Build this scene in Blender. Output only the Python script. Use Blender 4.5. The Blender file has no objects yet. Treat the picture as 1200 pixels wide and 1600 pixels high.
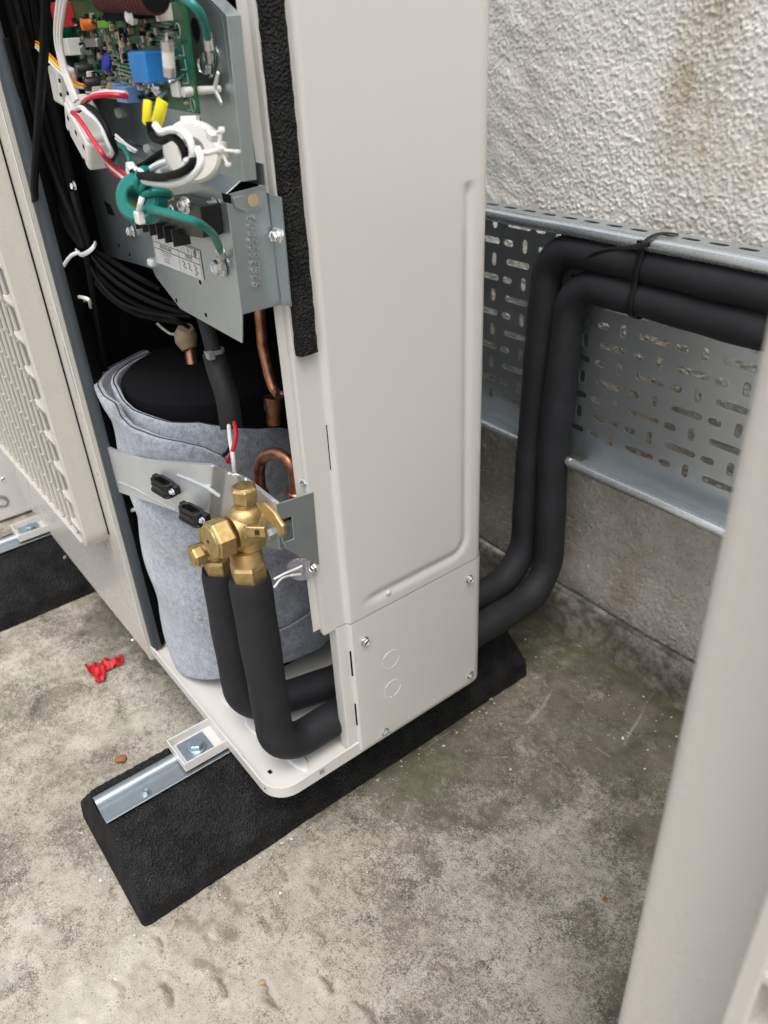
import bpy, bmesh, math, random
import numpy as np
from mathutils import Vector, Matrix, Quaternion
from mathutils.geometry import tessellate_polygon
R = math.radians
random.seed(4)
S = bpy.context.scene
COL = S.collection

# ------------------------------------------------------------------ camera
cam_d = bpy.data.cameras.new('camera')
cam = bpy.data.objects.new('camera', cam_d); COL.objects.link(cam)
cam_d.sensor_fit = 'VERTICAL'; cam_d.sensor_height = 36.0; cam_d.sensor_width = 27.0
cam_d.lens = 27.765; cam_d.clip_start = 0.02; cam_d.clip_end = 200
cam.matrix_world = Matrix(((0.61588, -0.39076, 0.68410, 0), (0.78644, 0.35670, -0.50426, 0),
                           (-0.04698, 0.84857, 0.52699, 0.822), (0, 0, 0, 1)))
cam_d.dof.use_dof = True; cam_d.dof.focus_distance = 0.74; cam_d.dof.aperture_fstop = 8.5
S.camera = cam

# ------------------------------------------------------------------ sky, sun, exposure (overcast day)
w = bpy.data.worlds.new('World'); S.world = w; w.use_nodes = True
wn = w.node_tree; bg = wn.nodes['Background']
sky = wn.nodes.new('ShaderNodeTexSky'); sky.sky_type = 'NISHITA'; sky.sun_disc = False
SUN_EL, SUN_AZ = R(68), R(124)          # azimuth clockwise from +y
sky.sun_elevation = SUN_EL; sky.sun_rotation = SUN_AZ
sky.air_density = 1.0; sky.dust_density = 5.0; sky.ozone_density = 1.0
hs = wn.nodes.new('ShaderNodeHueSaturation'); hs.inputs['Saturation'].default_value = 0.42   # cloud cover greys the sky
wn.links.new(sky.outputs[0], hs.inputs['Color']); wn.links.new(hs.outputs[0], bg.inputs['Color'])
bg.inputs['Strength'].default_value = 0.15
sl = bpy.data.lights.new('sun', 'SUN'); sl.energy = 0.6; sl.angle = R(35); sl.color = (1, .96, .9)
so = bpy.data.objects.new('sun', sl); COL.objects.link(so); so.location = (1, -2, 4)
sd = Vector((math.sin(SUN_AZ) * math.cos(SUN_EL), math.cos(SUN_AZ) * math.cos(SUN_EL), math.sin(SUN_EL)))
so.rotation_euler = sd.to_track_quat('Z', 'Y').to_euler()
S.view_settings.view_transform = 'Standard'; S.view_settings.look = 'None'
S.view_settings.exposure = 0.84; S.view_settings.gamma = 1; S.view_settings.use_curve_mapping = False
S.render.engine = 'CYCLES'
S.cycles.max_bounces = 8; S.cycles.diffuse_bounces = 5; S.cycles.use_denoising = True; S.cycles.adaptive_threshold = 0.006; S.cycles.denoising_prefilter = 'NONE'

# ------------------------------------------------------------------ materials
class NT:
    def __init__(s, name):
        s.m = bpy.data.materials.new(name); s.m.use_nodes = True
        s.t = s.m.node_tree; s.b = s.t.nodes['Principled BSDF']
        g = s.t.nodes.new('ShaderNodeNewGeometry'); s.pos = g.outputs['Position']
        tc = s.t.nodes.new('ShaderNodeTexCoord'); s.obj = tc.outputs['Object']; s.co = s.pos
    def n(s, t): return s.t.nodes.new(t)
    def l(s, a, b): s.t.links.new(a, b)
    def sc(s, vec):
        m = s.n('ShaderNodeMapping'); s.l(s.co, m.inputs['Vector']); m.inputs['Scale'].default_value = vec
        return m.outputs[0]
    def noise(s, scale, detail=3, rough=.55, co=None, dist=0):
        q = s.n('ShaderNodeTexNoise'); q.inputs['Scale'].default_value = scale
        q.inputs['Detail'].default_value = detail; q.inputs['Roughness'].default_value = rough
        q.inputs['Distortion'].default_value = dist
        s.l(co or s.co, q.inputs['Vector']); return q.outputs['Fac']
    def voro(s, scale, out='Color', feature='F1', co=None):
        q = s.n('ShaderNodeTexVoronoi'); q.feature = feature; q.inputs['Scale'].default_value = scale
        s.l(co or s.co, q.inputs['Vector']); return q.outputs[out]
    def ramp(s, fac, stops):
        q = s.n('ShaderNodeValToRGB'); e = q.color_ramp.elements
        while len(e) < len(stops): e.new(.5)
        for k, (p, c) in enumerate(stops):
            e[k].position = p; e[k].color = (c, c, c, 1) if not hasattr(c, '__len__') else (*c, 1)
        s.l(fac, q.inputs[0]); return q.outputs[0]
    def mix(s, fac, a, b, mode='MIX'):
        q = s.n('ShaderNodeMix'); q.data_type = 'RGBA'; q.blend_type = mode
        for i, v in ((0, fac), (6, a), (7, b)):
            if hasattr(v, 'is_linked'): s.l(v, q.inputs[i])
            elif i == 0: q.inputs[0].default_value = v
            else: q.inputs[i].default_value = (*v, 1)
        return q.outputs[2]
    def math(s, op, a, b=0.0, c=None):
        q = s.n('ShaderNodeMath'); q.operation = op
        for i, v in enumerate((a, b) if c is None else (a, b, c)):
            if hasattr(v, 'is_linked'): s.l(v, q.inputs[i])
            else: q.inputs[i].default_value = v
        return q.outputs[0]
    def sep(s):
        q = s.n('ShaderNodeSeparateXYZ'); s.l(s.pos, q.inputs[0]); return q.outputs
    def attr(s, name):
        q = s.n('ShaderNodeAttribute'); q.attribute_name = name; return q.outputs['Fac']
    def set(s, **k):
        for a, v in k.items():
            a = a.replace('_', ' ')
            i = s.b.inputs[a]
            if hasattr(v, 'is_linked'): s.l(v, i)
            else: i.default_value = (*v, 1) if hasattr(v, '__len__') and len(v) == 3 else v
        return s
    def bump(s, h, strength=.3, dist=.001):
        q = s.n('ShaderNodeBump'); q.inputs['Strength'].default_value = strength
        q.inputs['Distance'].default_value = dist; s.l(h, q.inputs['Height'])
        s.l(q.outputs[0], s.b.inputs['Normal']); return s

def plain(name, col, rough=.45, metal=0., var=.12, scale=60, bump=0., bscale=900, **k):
    t = NT(name); c = Vector(col)
    f = t.ramp(t.noise(scale, 4), ((.3, 0.), (.7, 1.)))
    t.set(Base_Color=t.mix(f, tuple(c * (1 - var)), tuple(c * (1 + var))), Metallic=metal,
          Roughness=t.math('MULTIPLY_ADD', t.noise(scale * 2), .2, rough - .1), **k)
    if bump: t.bump(t.noise(bscale, 2), bump, .0006)
    return t.m

def m_paint(name, col, rough=.19):
    t = NT(name); c = Vector(col)
    dirt = t.ramp(t.noise(9, 6, .7), ((.52, 0.), (.8, 1.)))
    speck = t.ramp(t.noise(420, 2), ((.70, 0.), (.76, 1.)))
    a = t.mix(t.math('MULTIPLY', dirt, .05), tuple(c), (.36, .33, .28))
    a = t.mix(t.math('MULTIPLY', t.math('MULTIPLY', speck, t.noise(30)), .22), a, (.22, .20, .17))
    t.set(Base_Color=a, Roughness=t.math('MULTIPLY_ADD', t.noise(25, 4), .10, rough - .04), Specular_IOR_Level=.5)
    t.bump(t.math('ADD', t.noise(420, 2), t.math('MULTIPLY', t.noise(7, 2), 3.)), .04, .0006)
    return t.m

def m_galv(name, col, rough=.34, spangle=.10, streak=(1, 1, 1), dirt=.12, metal=.84):
    t = NT(name); c = Vector(col); co = t.sc(streak)
    v = t.n('ShaderNodeSeparateColor'); t.l(t.voro(70, co=co), v.inputs[0])
    n2 = t.noise(16, 5, .65, co)
    f = t.math('ADD', t.math('MULTIPLY', v.outputs[0], spangle), t.math('MULTIPLY', n2, 1 - spangle))
    colr = t.mix(t.ramp(f, ((.3, 0.), (.72, 1.))), tuple(c * .90), tuple(c * 1.04))
    stain = t.ramp(t.noise(38, 6, .75), ((.58, 0.), (.72, 1.)))
    colr = t.mix(t.math('MULTIPLY', stain, dirt), colr, (.34, .34, .33))
    t.set(Base_Color=colr, Metallic=metal, Roughness=t.math('MULTIPLY_ADD', t.noise(45, 5, .7, co), .18, rough - .08))
    t.bump(t.noise(260, 3, .6, co), .03, .0005)
    return t.m

def m_rubber():
    t = NT('granulated_rubber')
    g = t.voro(420, 'Distance'); n1 = t.noise(800, 3)
    fleck = t.ramp(t.noise(620, 2), ((.60, 0.), (.72, 1.)))
    base = t.mix(t.ramp(t.noise(40, 4), ((.3, 0.), (.75, 1.))), (.015, .015, .0155), (.042, .042, .0425))
    dust = t.ramp(t.noise(7, 6, .7), ((.5, 0.), (.8, 1.)))
    base = t.mix(t.math('MULTIPLY', dust, .05), base, (.16, .15, .13))
    t.set(Base_Color=t.mix(t.math('MULTIPLY', fleck, .8), base, (.10, .10, .097)), Roughness=.8, Specular_IOR_Level=.12)
    t.bump(t.math('ADD', t.math('MULTIPLY', g, 1.6), n1), 1., .0034)
    return t.m

def m_foam(name, col=(.0155, .0166, .0195), bs=900, rough=.66):
    t = NT(name); c = Vector(col)
    wear = t.ramp(t.noise(24, 5, .7), ((.45, 0.), (.8, 1.)))
    t.set(Base_Color=t.mix(t.math('MULTIPLY', wear, .5), tuple(c), tuple(c * 2.1)), Roughness=rough, Specular_IOR_Level=.30)
    t.bump(t.math('ADD', t.noise(bs, 2), t.math('MULTIPLY', t.noise(60, 3), 2.2)), .30, .0010)
    return t.m

def m_felt():
    t = NT('grey_felt')
    fib = t.noise(900, 3, .7, t.sc((1, 1, .35))); cl = t.noise(140, 4, .7); big = t.noise(18, 4)
    f = t.math('ADD', t.math('MULTIPLY', fib, .45), t.math('ADD', t.math('MULTIPLY', cl, .35), t.math('MULTIPLY', big, .2)))
    t.set(Base_Color=t.ramp(f, ((.36, (.145, .158, .187)), (.5, (.305, .33, .38)), (.64, (.50, .53, .595)))), Roughness=1.,
          Specular_IOR_Level=.1, Sheen_Weight=.35, Sheen_Roughness=.6)
    t.bump(t.math('ADD', fib, t.math('MULTIPLY', cl, 1.3)), .55, .0016)
    return t.m

def m_concrete():
    t = NT('worn_concrete')
    fine = t.noise(520, 4, .78); med = t.noise(120, 5, .74); blot = t.noise(15, 6, .70, dist=.7); big = t.noise(3.1, 5, .62)
    grime_shade = t.attr('grime_shade')
    thr = t.math('ADD', t.math('MULTIPLY', blot, .46), t.math('ADD', t.math('MULTIPLY', big, .40), t.math('MULTIPLY', grime_shade, .185)))
    v = t.math('ADD', t.math('MULTIPLY', fine, .70), t.math('MULTIPLY', med, .30))
    lait = t.math('SUBTRACT', t.math('ADD', v, .485), thr)          # where the pale skin is still on
    lm = t.ramp(lait, ((.405, 0.), (.465, .32), (.505, .74), (.57, 1.)))
    pale = t.mix(t.ramp(t.noise(34, 5, .7), ((.3, 0.), (.7, 1.))), (.40, .372, .312), (.60, .568, .495))
    pale = t.mix(t.ramp(big, ((.42, 0.), (.6, .5))), pale, (.375, .335, .275))
    dark = t.mix(t.ramp(t.noise(30, 5), ((.35, 0.), (.65, 1.))), (.100, .089, .069), (.205, .182, .144))
    c = t.mix(lm, dark, pale)
    tan = t.ramp(t.noise(48, 5, .65, dist=.6), ((.53, 0.), (.68, 1.)))
    c = t.mix(t.math('MULTIPLY', tan, .34), c, (.25, .215, .165))
    green = t.ramp(t.noise(8, 5, .7), ((.50, 0.), (.68, 1.)))
    c = t.mix(t.math('MULTIPLY', t.math('MULTIPLY', green, grime_shade), .7), c, (.120, .130, .066))
    pit = t.ramp(t.voro(150, 'Distance'), ((.05, 1.), (.17, 0.)))
    pit = t.math('MULTIPLY', pit, t.ramp(t.noise(60), ((.52, 0.), (.62, 1.))))
    c = t.mix(t.math('MULTIPLY', pit, .72), c, (.055, .047, .036))
    grit = t.ramp(t.noise(300, 2), ((.70, 0.), (.75, 1.)))
    c = t.mix(t.math('MULTIPLY', grit, .7), c, (.62, .60, .55))
    scr = t.ramp(t.noise(26, 4, .6, t.sc((1, .16, 1)), 1.2), ((.665, 0.), (.70, 1.)))      # pale scuffs
    c = t.mix(t.math('MULTIPLY', t.math('MULTIPLY', scr, fine), .8), c, (.56, .54, .49))
    stain = t.attr('stain'); edge = t.noise(70, 6, .78)
    sm = t.ramp(t.math('ADD', stain, t.math('MULTIPLY', t.math('SUBTRACT', edge, .5), 1.0)), ((.40, 0.), (.68, 1.)))
    c = t.mix(t.math('MULTIPLY', sm, .72), c, t.mix(t.noise(200, 3), (.135, .115, .09), (.225, .195, .155)))
    moss = t.math('MULTIPLY', t.attr('moss'), t.ramp(t.math('ADD', t.math('MULTIPLY', t.noise(28, 5, .7), .6), t.math('MULTIPLY', fine, .4)), ((.42, 0.), (.56, 1.))))
    c = t.mix(t.math('MULTIPLY', moss, .8), c, t.mix(fine, (.040, .050, .020), (.125, .135, .06)))
    t.set(Base_Color=c, Roughness=t.math('MULTIPLY_ADD', lm, .2, .70), Specular_IOR_Level=.3)
    t.bump(t.math('ADD', t.math('MULTIPLY', fine, 1.3), t.math('ADD', med, t.math('MULTIPLY', pit, -1.2))), .7, .0024)
    return t.m

def m_render():
    t = NT('roughcast_render')
    x, y, z = t.sep()
    fine = t.noise(420, 4, .7); med = t.noise(70, 5, .7); big = t.noise(5, 5, .65)
    c = t.mix(t.ramp(big, ((.35, 0.), (.7, 1.))), (.77, .755, .705), (.88, .87, .825))
    c = t.mix(t.math('MULTIPLY', t.ramp(med, ((.5, 0.), (.75, 1.))), .30), c, (.52, .48, .41))
    # ochre run-off streaks
    wob = t.math('MULTIPLY', t.math('SUBTRACT', t.noise(9, 4), .5), .11)
    for x0, wd, k in ((.505, .060, .85), (.435, .026, .45), (.72, .03, .25)):
        d = t.math('ABSOLUTE', t.math('ADD', t.math('ADD', x, x0), wob))
        streak = t.math('MULTIPLY', t.ramp(d, ((.0, 1.), (wd, 0.))), t.ramp(t.noise(20, 6, .75, t.sc((1, 1, .5))), ((.34, 0.), (.64, 1.))))
        c = t.mix(t.math('MULTIPLY', streak, k), c, (.40, .325, .21))
    # small dark chips and scrapes
    hole = t.ramp(t.noise(26, 6, .82, t.sc((1.8, 1, .7)), .5), ((.655, 0.), (.70, 1.)))
    c = t.mix(t.math('MULTIPLY', hole, .8), c, (.11, .09, .065))
    # splashed dirt on the wall foot, with the shade below the tray painted in
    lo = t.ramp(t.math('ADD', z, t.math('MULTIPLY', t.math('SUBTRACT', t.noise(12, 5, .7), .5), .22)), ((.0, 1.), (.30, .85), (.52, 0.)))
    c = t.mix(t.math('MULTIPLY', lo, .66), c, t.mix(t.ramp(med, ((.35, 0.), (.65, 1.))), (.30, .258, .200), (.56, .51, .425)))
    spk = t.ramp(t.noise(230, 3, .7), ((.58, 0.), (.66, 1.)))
    c = t.mix(t.math('MULTIPLY', t.math('MULTIPLY', spk, lo), .55), c, (.085, .07, .05))  # dark speckles paint the shading of the rough cast bumps
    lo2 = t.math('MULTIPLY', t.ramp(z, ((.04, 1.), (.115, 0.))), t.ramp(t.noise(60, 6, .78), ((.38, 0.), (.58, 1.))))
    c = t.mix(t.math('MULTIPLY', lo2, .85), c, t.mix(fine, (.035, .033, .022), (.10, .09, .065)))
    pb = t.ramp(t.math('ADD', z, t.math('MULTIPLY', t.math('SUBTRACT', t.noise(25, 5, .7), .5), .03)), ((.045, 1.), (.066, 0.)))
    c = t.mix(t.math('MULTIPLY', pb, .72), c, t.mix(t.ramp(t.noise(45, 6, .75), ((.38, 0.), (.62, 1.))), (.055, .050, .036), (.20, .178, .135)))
    jd = t.math('ABSOLUTE', t.math('ADD', t.math('ADD', z, -.0665), t.math('MULTIPLY', t.math('SUBTRACT', t.noise(40, 4), .5), .008)))  # dark line painted along the plinth joint for its shadow gap
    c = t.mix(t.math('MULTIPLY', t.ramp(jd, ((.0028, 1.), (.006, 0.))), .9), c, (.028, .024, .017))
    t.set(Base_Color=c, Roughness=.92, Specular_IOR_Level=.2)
    t.bump(t.math('ADD', fine, t.math('MULTIPLY', med, .8)), .5, .0018)
    return t.m

def m_brass():
    t = NT('cast_brass')
    n = t.noise(160, 5, .7)
    t.set(Base_Color=t.mix(t.ramp(n, ((.35, 0.), (.65, 1.))), (.43, .305, .130), (.62, .47, .235)), Metallic=1.,
          Roughness=t.math('MULTIPLY_ADD', t.noise(80, 4), .28, .38))
    t.bump(t.noise(900, 2), .10, .0006); return t.m

def m_copper():
    t = NT('copper')
    n = t.noise(55, 6, .75)
    t.set(Base_Color=t.mix(t.ramp(n, ((.35, 0.), (.68, 1.))), (.22, .09, .05), (.66, .33, .21)), Metallic=.95,
          Roughness=t.math('MULTIPLY_ADD', n, .3, .22))
    t.bump(t.noise(300, 3), .08, .0006); return t.m

M = dict(
    paint=m_paint('cream_paint', (.61, .598, .570)), paint_front_shade=m_paint('cream_front_shaded', (.55, .525, .475), .27),  # second cream is darker: shade on forward faces put into the colour
    galv=m_galv('galvanised_steel', (.68, .72, .75), .26, .08, (1, 1, 1), .03), strap=m_galv('strap_zinc', (.66, .70, .725), .40, .04, (1, 1, 1), .0, .66), rail=m_galv('rail_zinc', (.36, .405, .435), .38), tray=m_galv('galvanised_tray', (.53, .57, .595), .34, .04, (1, 1, 1), .0, .84),
    dgalv=m_galv('shaded_galvanised', (.10, .115, .13), .55), sheet=m_galv('zinc_sheet', (.50, .565, .585), .36, .04),  # dgalv: shade inside the casing put into the dark metal colour
    rubber=m_rubber(), insul=m_foam('pipe_insulation'), strip=m_foam('foam_strip', (.008, .008, .008), 420, .9),
    felt=m_felt(), brass=m_brass(), copper=m_copper(), concrete=m_concrete(), render=m_render(),
    black=plain('black_plastic', (.008, .008, .009), .38, bump=.05), cable=plain('black_cable', (.004, .004, .0045), .55, bump=.06, Specular_IOR_Level=.12),
    matt=plain('matt_black', (.005, .005, .006), .95, bump=.2, bscale=300, Specular_IOR_Level=.15), white=plain('white_plastic', (.70, .69, .65), .4, var=.06),
    wwire=plain('white_wire', (.72, .73, .72), .38, var=.05), red=plain('red_wire', (.55, .012, .035), .35),
    teal=plain('teal_wire', (.003, .165, .135), .33), yellow=plain('yellow_sleeve', (.80, .70, .015), .4, var=.06),
    orange=plain('orange_wire', (.70, .16, .02), .4), blue=plain('blue_box', (.015, .20, .55), .32), dblue=plain('dark_blue', (.01, .02, .30), .4),
    lblue=plain('blue_connector', (.13, .24, .48), .45), pcb=plain('pcb_green', (.006, .085, .032), .3, var=.35, scale=180),
    lime=plain('lime_part', (.12, .33, .03), .4), grey=plain('grey_part', (.25, .25, .24), .5), tan=plain('tan_tape', (.42, .32, .20), .7),
    steel=plain('zinc_screw', (.72, .73, .74), .25, 1., var=.1), nick=plain('blue_zinc', (.40, .48, .54), .38, .95),
    solder=plain('tinned', (.65, .63, .6), .3, .9), trace=plain('pcb_print', (.32, .42, .34), .5),
    paper=plain('label_paper', (.66, .66, .65), .5, var=.04), ink=plain('label_ink', (.02, .02, .022), .6), dred=plain('dark_red_coil', (.055, .005, .007), .5),
    redtape=plain('red_tape', (.50, .022, .026), .55, bump=.2, bscale=200), leaf=plain('dry_leaf', (.26, .11, .045), .7), twig=plain('dry_twig', (.34, .24, .13), .8),
    stone=plain('pale_stone', (.62, .60, .55), .8), sleeve=m_foam('cable_sleeve', (.015, .0155, .0165), 1400, .5), clear=None)
t = NT('clear_plastic'); t.set(Base_Color=(.80, .80, .86), Roughness=.25, Transmission_Weight=.75, IOR=1.45, Alpha=.75); M['clear'] = t.m

# ------------------------------------------------------------------ mesh helpers
def frame(ax):
    ax = Vector(ax).normalized()
    a = Vector((0, 0, 1)) if abs(ax.z) < .9 else Vector((1, 0, 0))
    u = a.cross(ax).normalized(); return u, ax.cross(u).normalized(), ax

class MB:
    def __init__(s): s.v = []; s.f = []
    def add(s, v, f):
        o = len(s.v); s.v += [tuple(q) for q in v]; s.f += [tuple(i + o for i in q) for q in f]; return s
    def box(s, c, size, rot=None, ax=None):
        h = [q / 2 for q in size]; v = []
        m = rot if rot is not None else Matrix.Identity(3)
        if ax is not None: m = Matrix(ax).transposed()
        for i in (-1, 1):
            for j in (-1, 1):
                for k in (-1, 1): v.append(Vector(c) + m @ Vector((i * h[0], j * h[1], k * h[2])))
        return s.add(v, [(0, 1, 3, 2), (4, 6, 7, 5), (0, 4, 5, 1), (2, 3, 7, 6), (0, 2, 6, 4), (1, 5, 7, 3)])
    def span(s, a, b):
        return s.box([(p + q) / 2 for p, q in zip(a, b)], [abs(p - q) for p, q in zip(a, b)])
    def prism(s, poly, off, holes=()):
        off = Vector(off); loops = [[Vector(p) for p in poly]] + [[Vector(p) for p in h] for h in holes]
        flat = [p for l in loops for p in l]; n = len(flat)
        tris = tessellate_polygon(loops)
        v = flat + [p + off for p in flat]
        # orientation
        nrm = Vector((0, 0, 0))
        for a, b, c in tris: nrm += (flat[b] - flat[a]).cross(flat[c] - flat[a])
        if nrm.dot(off) > 0: tris = [(c, b, a) for a, b, c in tris]
        f = [tuple(q) for q in tris] + [(c + n, b + n, a + n) for a, b, c in tris]
        o = 0
        for l in loops:
            k = len(l)
            for i in range(k): f.append((o + i, o + (i + 1) % k, o + (i + 1) % k + n, o + i + n))
            o += k
        return s.add(v, f)
    def tube(s, path, r, seg=10, caps=True, squash=None):
        path = [Vector(p) for p in path]; n = len(path)
        rs = r if hasattr(r, '__len__') else [r] * n
        tans = [(path[min(i + 1, n - 1)] - path[max(i - 1, 0)]).normalized() for i in range(n)]
        u, w2, _ = frame(tans[0]); v = []; f = []
        for i in range(n):
            t = tans[i]; u = (u - t * u.dot(t)).normalized(); w2 = t.cross(u)
            for k in range(seg):
                a = 2 * math.pi * k / seg
                d = u * math.cos(a) + w2 * math.sin(a)
                if squash: d = d - Vector(squash[0]) * d.dot(Vector(squash[0])) * (1 - squash[1])
                v.append(path[i] + d * rs[i])
        for i in range(n - 1):
            for k in range(seg):
                a, b = i * seg + k, i * seg + (k + 1) % seg
                f.append((a, b, b + seg, a + seg))
        if caps: f.append(tuple(range(seg))[::-1]); f.append(tuple(range((n - 1) * seg, n * seg)))
        return s.add(v, f)
    def lathe(s, prof, o, ax, seg=24, rot=0., caps=True):
        u, w2, a = frame(ax); o = Vector(o); v = []; f = []; n = len(prof)
        for r, h in prof:
            for k in range(seg):
                t = 2 * math.pi * k / seg + rot
                v.append(o + a * h + (u * math.cos(t) + w2 * math.sin(t)) * r)
        for i in range(n - 1):
            for k in range(seg):
                p, q = i * seg + k, i * seg + (k + 1) % seg
                f.append((p, q, q + seg, p + seg))
        if caps: f.append(tuple(range(seg))[::-1]); f.append(tuple(range((n - 1) * seg, n * seg)))
        return s.add(v, f)
    def hexnut(s, o, ax, r, h, rot=0.):
        return s.lathe([(r * .88, 0), (r, h * .12), (r, h * .86), (r * .86, h)], o, ax, 6, rot)
    def strip(s, path, off):
        off = Vector(off); n = len(path)
        return s.add([Vector(p) for p in path] + [Vector(p) + off for p in path], [(i, i + 1, i + 1 + n, i + n) for i in range(n - 1)])
    def build(s, name, mat, parent=None, bevel=0., solid=0., smooth=40, label=None, seg=2, sub=0):
        me = bpy.data.meshes.new(name); me.from_pydata(s.v, [], s.f); me.update()
        bm = bmesh.new(); bm.from_mesh(me); bmesh.ops.recalc_face_normals(bm, faces=bm.faces); bm.to_mesh(me); bm.free()
        return link(name, me, mat, parent, bevel, solid, smooth, label, seg, sub)

def link(name, me, mat, parent=None, bevel=0., solid=0., smooth=40, label=None, seg=2, sub=0):
    me.materials.append(M[mat] if isinstance(mat, str) else mat)
    if smooth:
        me.polygons.foreach_set('use_smooth', [True] * len(me.polygons)); me.set_sharp_from_angle(angle=R(smooth))
    o = bpy.data.objects.new(name, me); COL.objects.link(o)
    if parent: attach(o, parent)
    if sub: q = o.modifiers.new('sub', 'SUBSURF'); q.levels = q.render_levels = sub
    if solid: q = o.modifiers.new('thick', 'SOLIDIFY'); q.thickness = solid; q.offset = 0
    if bevel:
        q = o.modifiers.new('bevel', 'BEVEL'); q.width = bevel; q.segments = seg; q.limit_method = 'ANGLE'; q.angle_limit = R(35)
        q.harden_normals = False
    if (solid or bevel) and smooth:
        q = o.modifiers.new('weighted', 'WEIGHTED_NORMAL'); q.keep_sharp = True; q.weight = 80
    if label: o['label'] = label
    return o

WORLD = {}
def world_of(o):                       # translation of an empty-rooted chain (only roots are moved)
    return WORLD.get(o.name, Vector((0, 0, 0)))
def attach(o, parent):
    o.parent = parent
    r = parent
    while r.parent: r = r.parent
    o.matrix_parent_inverse = Matrix.Translation(-world_of(parent)) if parent.name in WORLD else Matrix.Identity(4)
def thing(name, loc, label, cat, group=None):
    o = bpy.data.objects.new(name, None); COL.objects.link(o); o.location = loc; WORLD[o.name] = Vector(loc)
    o.empty_display_size = .05
    return tag(o, label, cat, group)
def tag(o, label, cat, group=None, kind=None):
    o['label'] = label; o['category'] = cat
    if group: o['group'] = group
    if kind: o['kind'] = kind
    return o
def spline(pts, n=8):                  # Catmull-Rom through the points
    p = [Vector(q) for q in pts]; p = [2 * p[0] - p[1]] + p + [2 * p[-1] - p[-2]]; out = []
    for i in range(1, len(p) - 2):
        for k in range(n):
            t = k / n; a, b, c, d = p[i - 1:i + 3]
            out.append(.5 * (2 * b + (c - a) * t + (2 * a - 5 * b + 4 * c - d) * t * t + (3 * b - a - 3 * c + d) * t ** 3))
    return out + [p[-2]]
def fillet(pts, rad, n=8):             # rounded corners
    p = [Vector(q) for q in pts]; out = [p[0]]
    rads = rad if hasattr(rad, '__len__') else [rad] * len(p)
    for i in range(1, len(p) - 1):
        a, b = (p[i - 1] - p[i]).normalized(), (p[i + 1] - p[i]).normalized()
        ang = a.angle(b); d = rads[i] / math.tan(ang / 2)
        s, e = p[i] + a * d, p[i] + b * d
        c = p[i] + (a + b).normalized() * (rads[i] / math.sin(ang / 2))
        for k in range(n + 1):
            v = (s - c).lerp(e - c, k / n).normalized() * rads[i]; out.append(c + v)
    return out + [p[-1]]
def dens(path, step):
    out = [Vector(path[0])]
    for a, b in zip(path[:-1], path[1:]):
        a, b = Vector(a), Vector(b); k = max(1, int((b - a).length / step))
        out += [a.lerp(b, (i + 1) / k) for i in range(k)]
    return out
def rrect(w2, h2, r, n=5):             # rounded rectangle outline in 2D
    out = []
    for cx, cy, a0 in ((w2 - r, h2 - r, 0), (-w2 + r, h2 - r, 90), (-w2 + r, -h2 + r, 180), (w2 - r, -h2 + r, 270)):
        for k in range(n + 1):
            a = R(a0 + 90 * k / n); out.append((cx + r * math.cos(a), cy + r * math.sin(a)))
    return out
def wire(name, pts, r, mat, parent, n=8, seg=8, label=None, squash=None):
    return MB().tube(spline(pts, n), r, seg, squash=squash).build(name, mat, parent, label=label)
_scr = {}
def screw(loc, ax, r=.0042, parent=None, name='screw', mat='steel'):
    key = (round(r, 5), mat)
    if key not in _scr:
        m = MB()
        m.lathe([(r * 1.25, 0), (r * 1.3, r * .15), (r * 1.1, r * .32)], (0, 0, 0), (0, 0, 1), 20)
        m.lathe([(r * .92, r * .3), (r * .95, r * .9), (r * .72, r * 1.15), (r * .66, r * .95), (r * .1, r * .9)], (0, 0, 0), (0, 0, 1), 6)
        me = bpy.data.meshes.new(name); me.from_pydata(m.v, [], m.f)
        bm = bmesh.new(); bm.from_mesh(me); bmesh.ops.recalc_face_normals(bm, faces=bm.faces); bm.to_mesh(me); bm.free()
        me.materials.append(M[mat]); _scr[key] = me
    o = bpy.data.objects.new(name, _scr[key]); COL.objects.link(o)
    if parent: attach(o, parent)
    q = Vector(ax).normalized().to_track_quat('Z', 'Y') @ Quaternion((0, 0, 1), random.random() * 2)
    o.rotation_mode = 'QUATERNION'; o.rotation_quaternion = q; o.location = Vector(loc)
    return o
def lettering(txt, size, org, right, up, mat, parent, name='lettering', depth=.0, align='CENTER'):
    c = bpy.data.curves.new(name, 'FONT'); c.body = txt; c.size = size; c.align_x = align; c.align_y = 'CENTER'; c.extrude = depth
    c.resolution_u = 3
    tmp = bpy.data.objects.new('tmp', c); COL.objects.link(tmp)
    dg = bpy.context.evaluated_depsgraph_get(); me = bpy.data.meshes.new_from_object(tmp.evaluated_get(dg))
    bpy.data.objects.remove(tmp); bpy.data.curves.remove(c)
    r, u = Vector(right).normalized(), Vector(up).normalized(); nn = r.cross(u).normalized(); u = nn.cross(r)
    m = Matrix((r, u, nn)).transposed().to_4x4(); m.translation = Vector(org)
    me.transform(m); me.materials.clear()
    return link(name, me, mat, parent, smooth=0)

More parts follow.
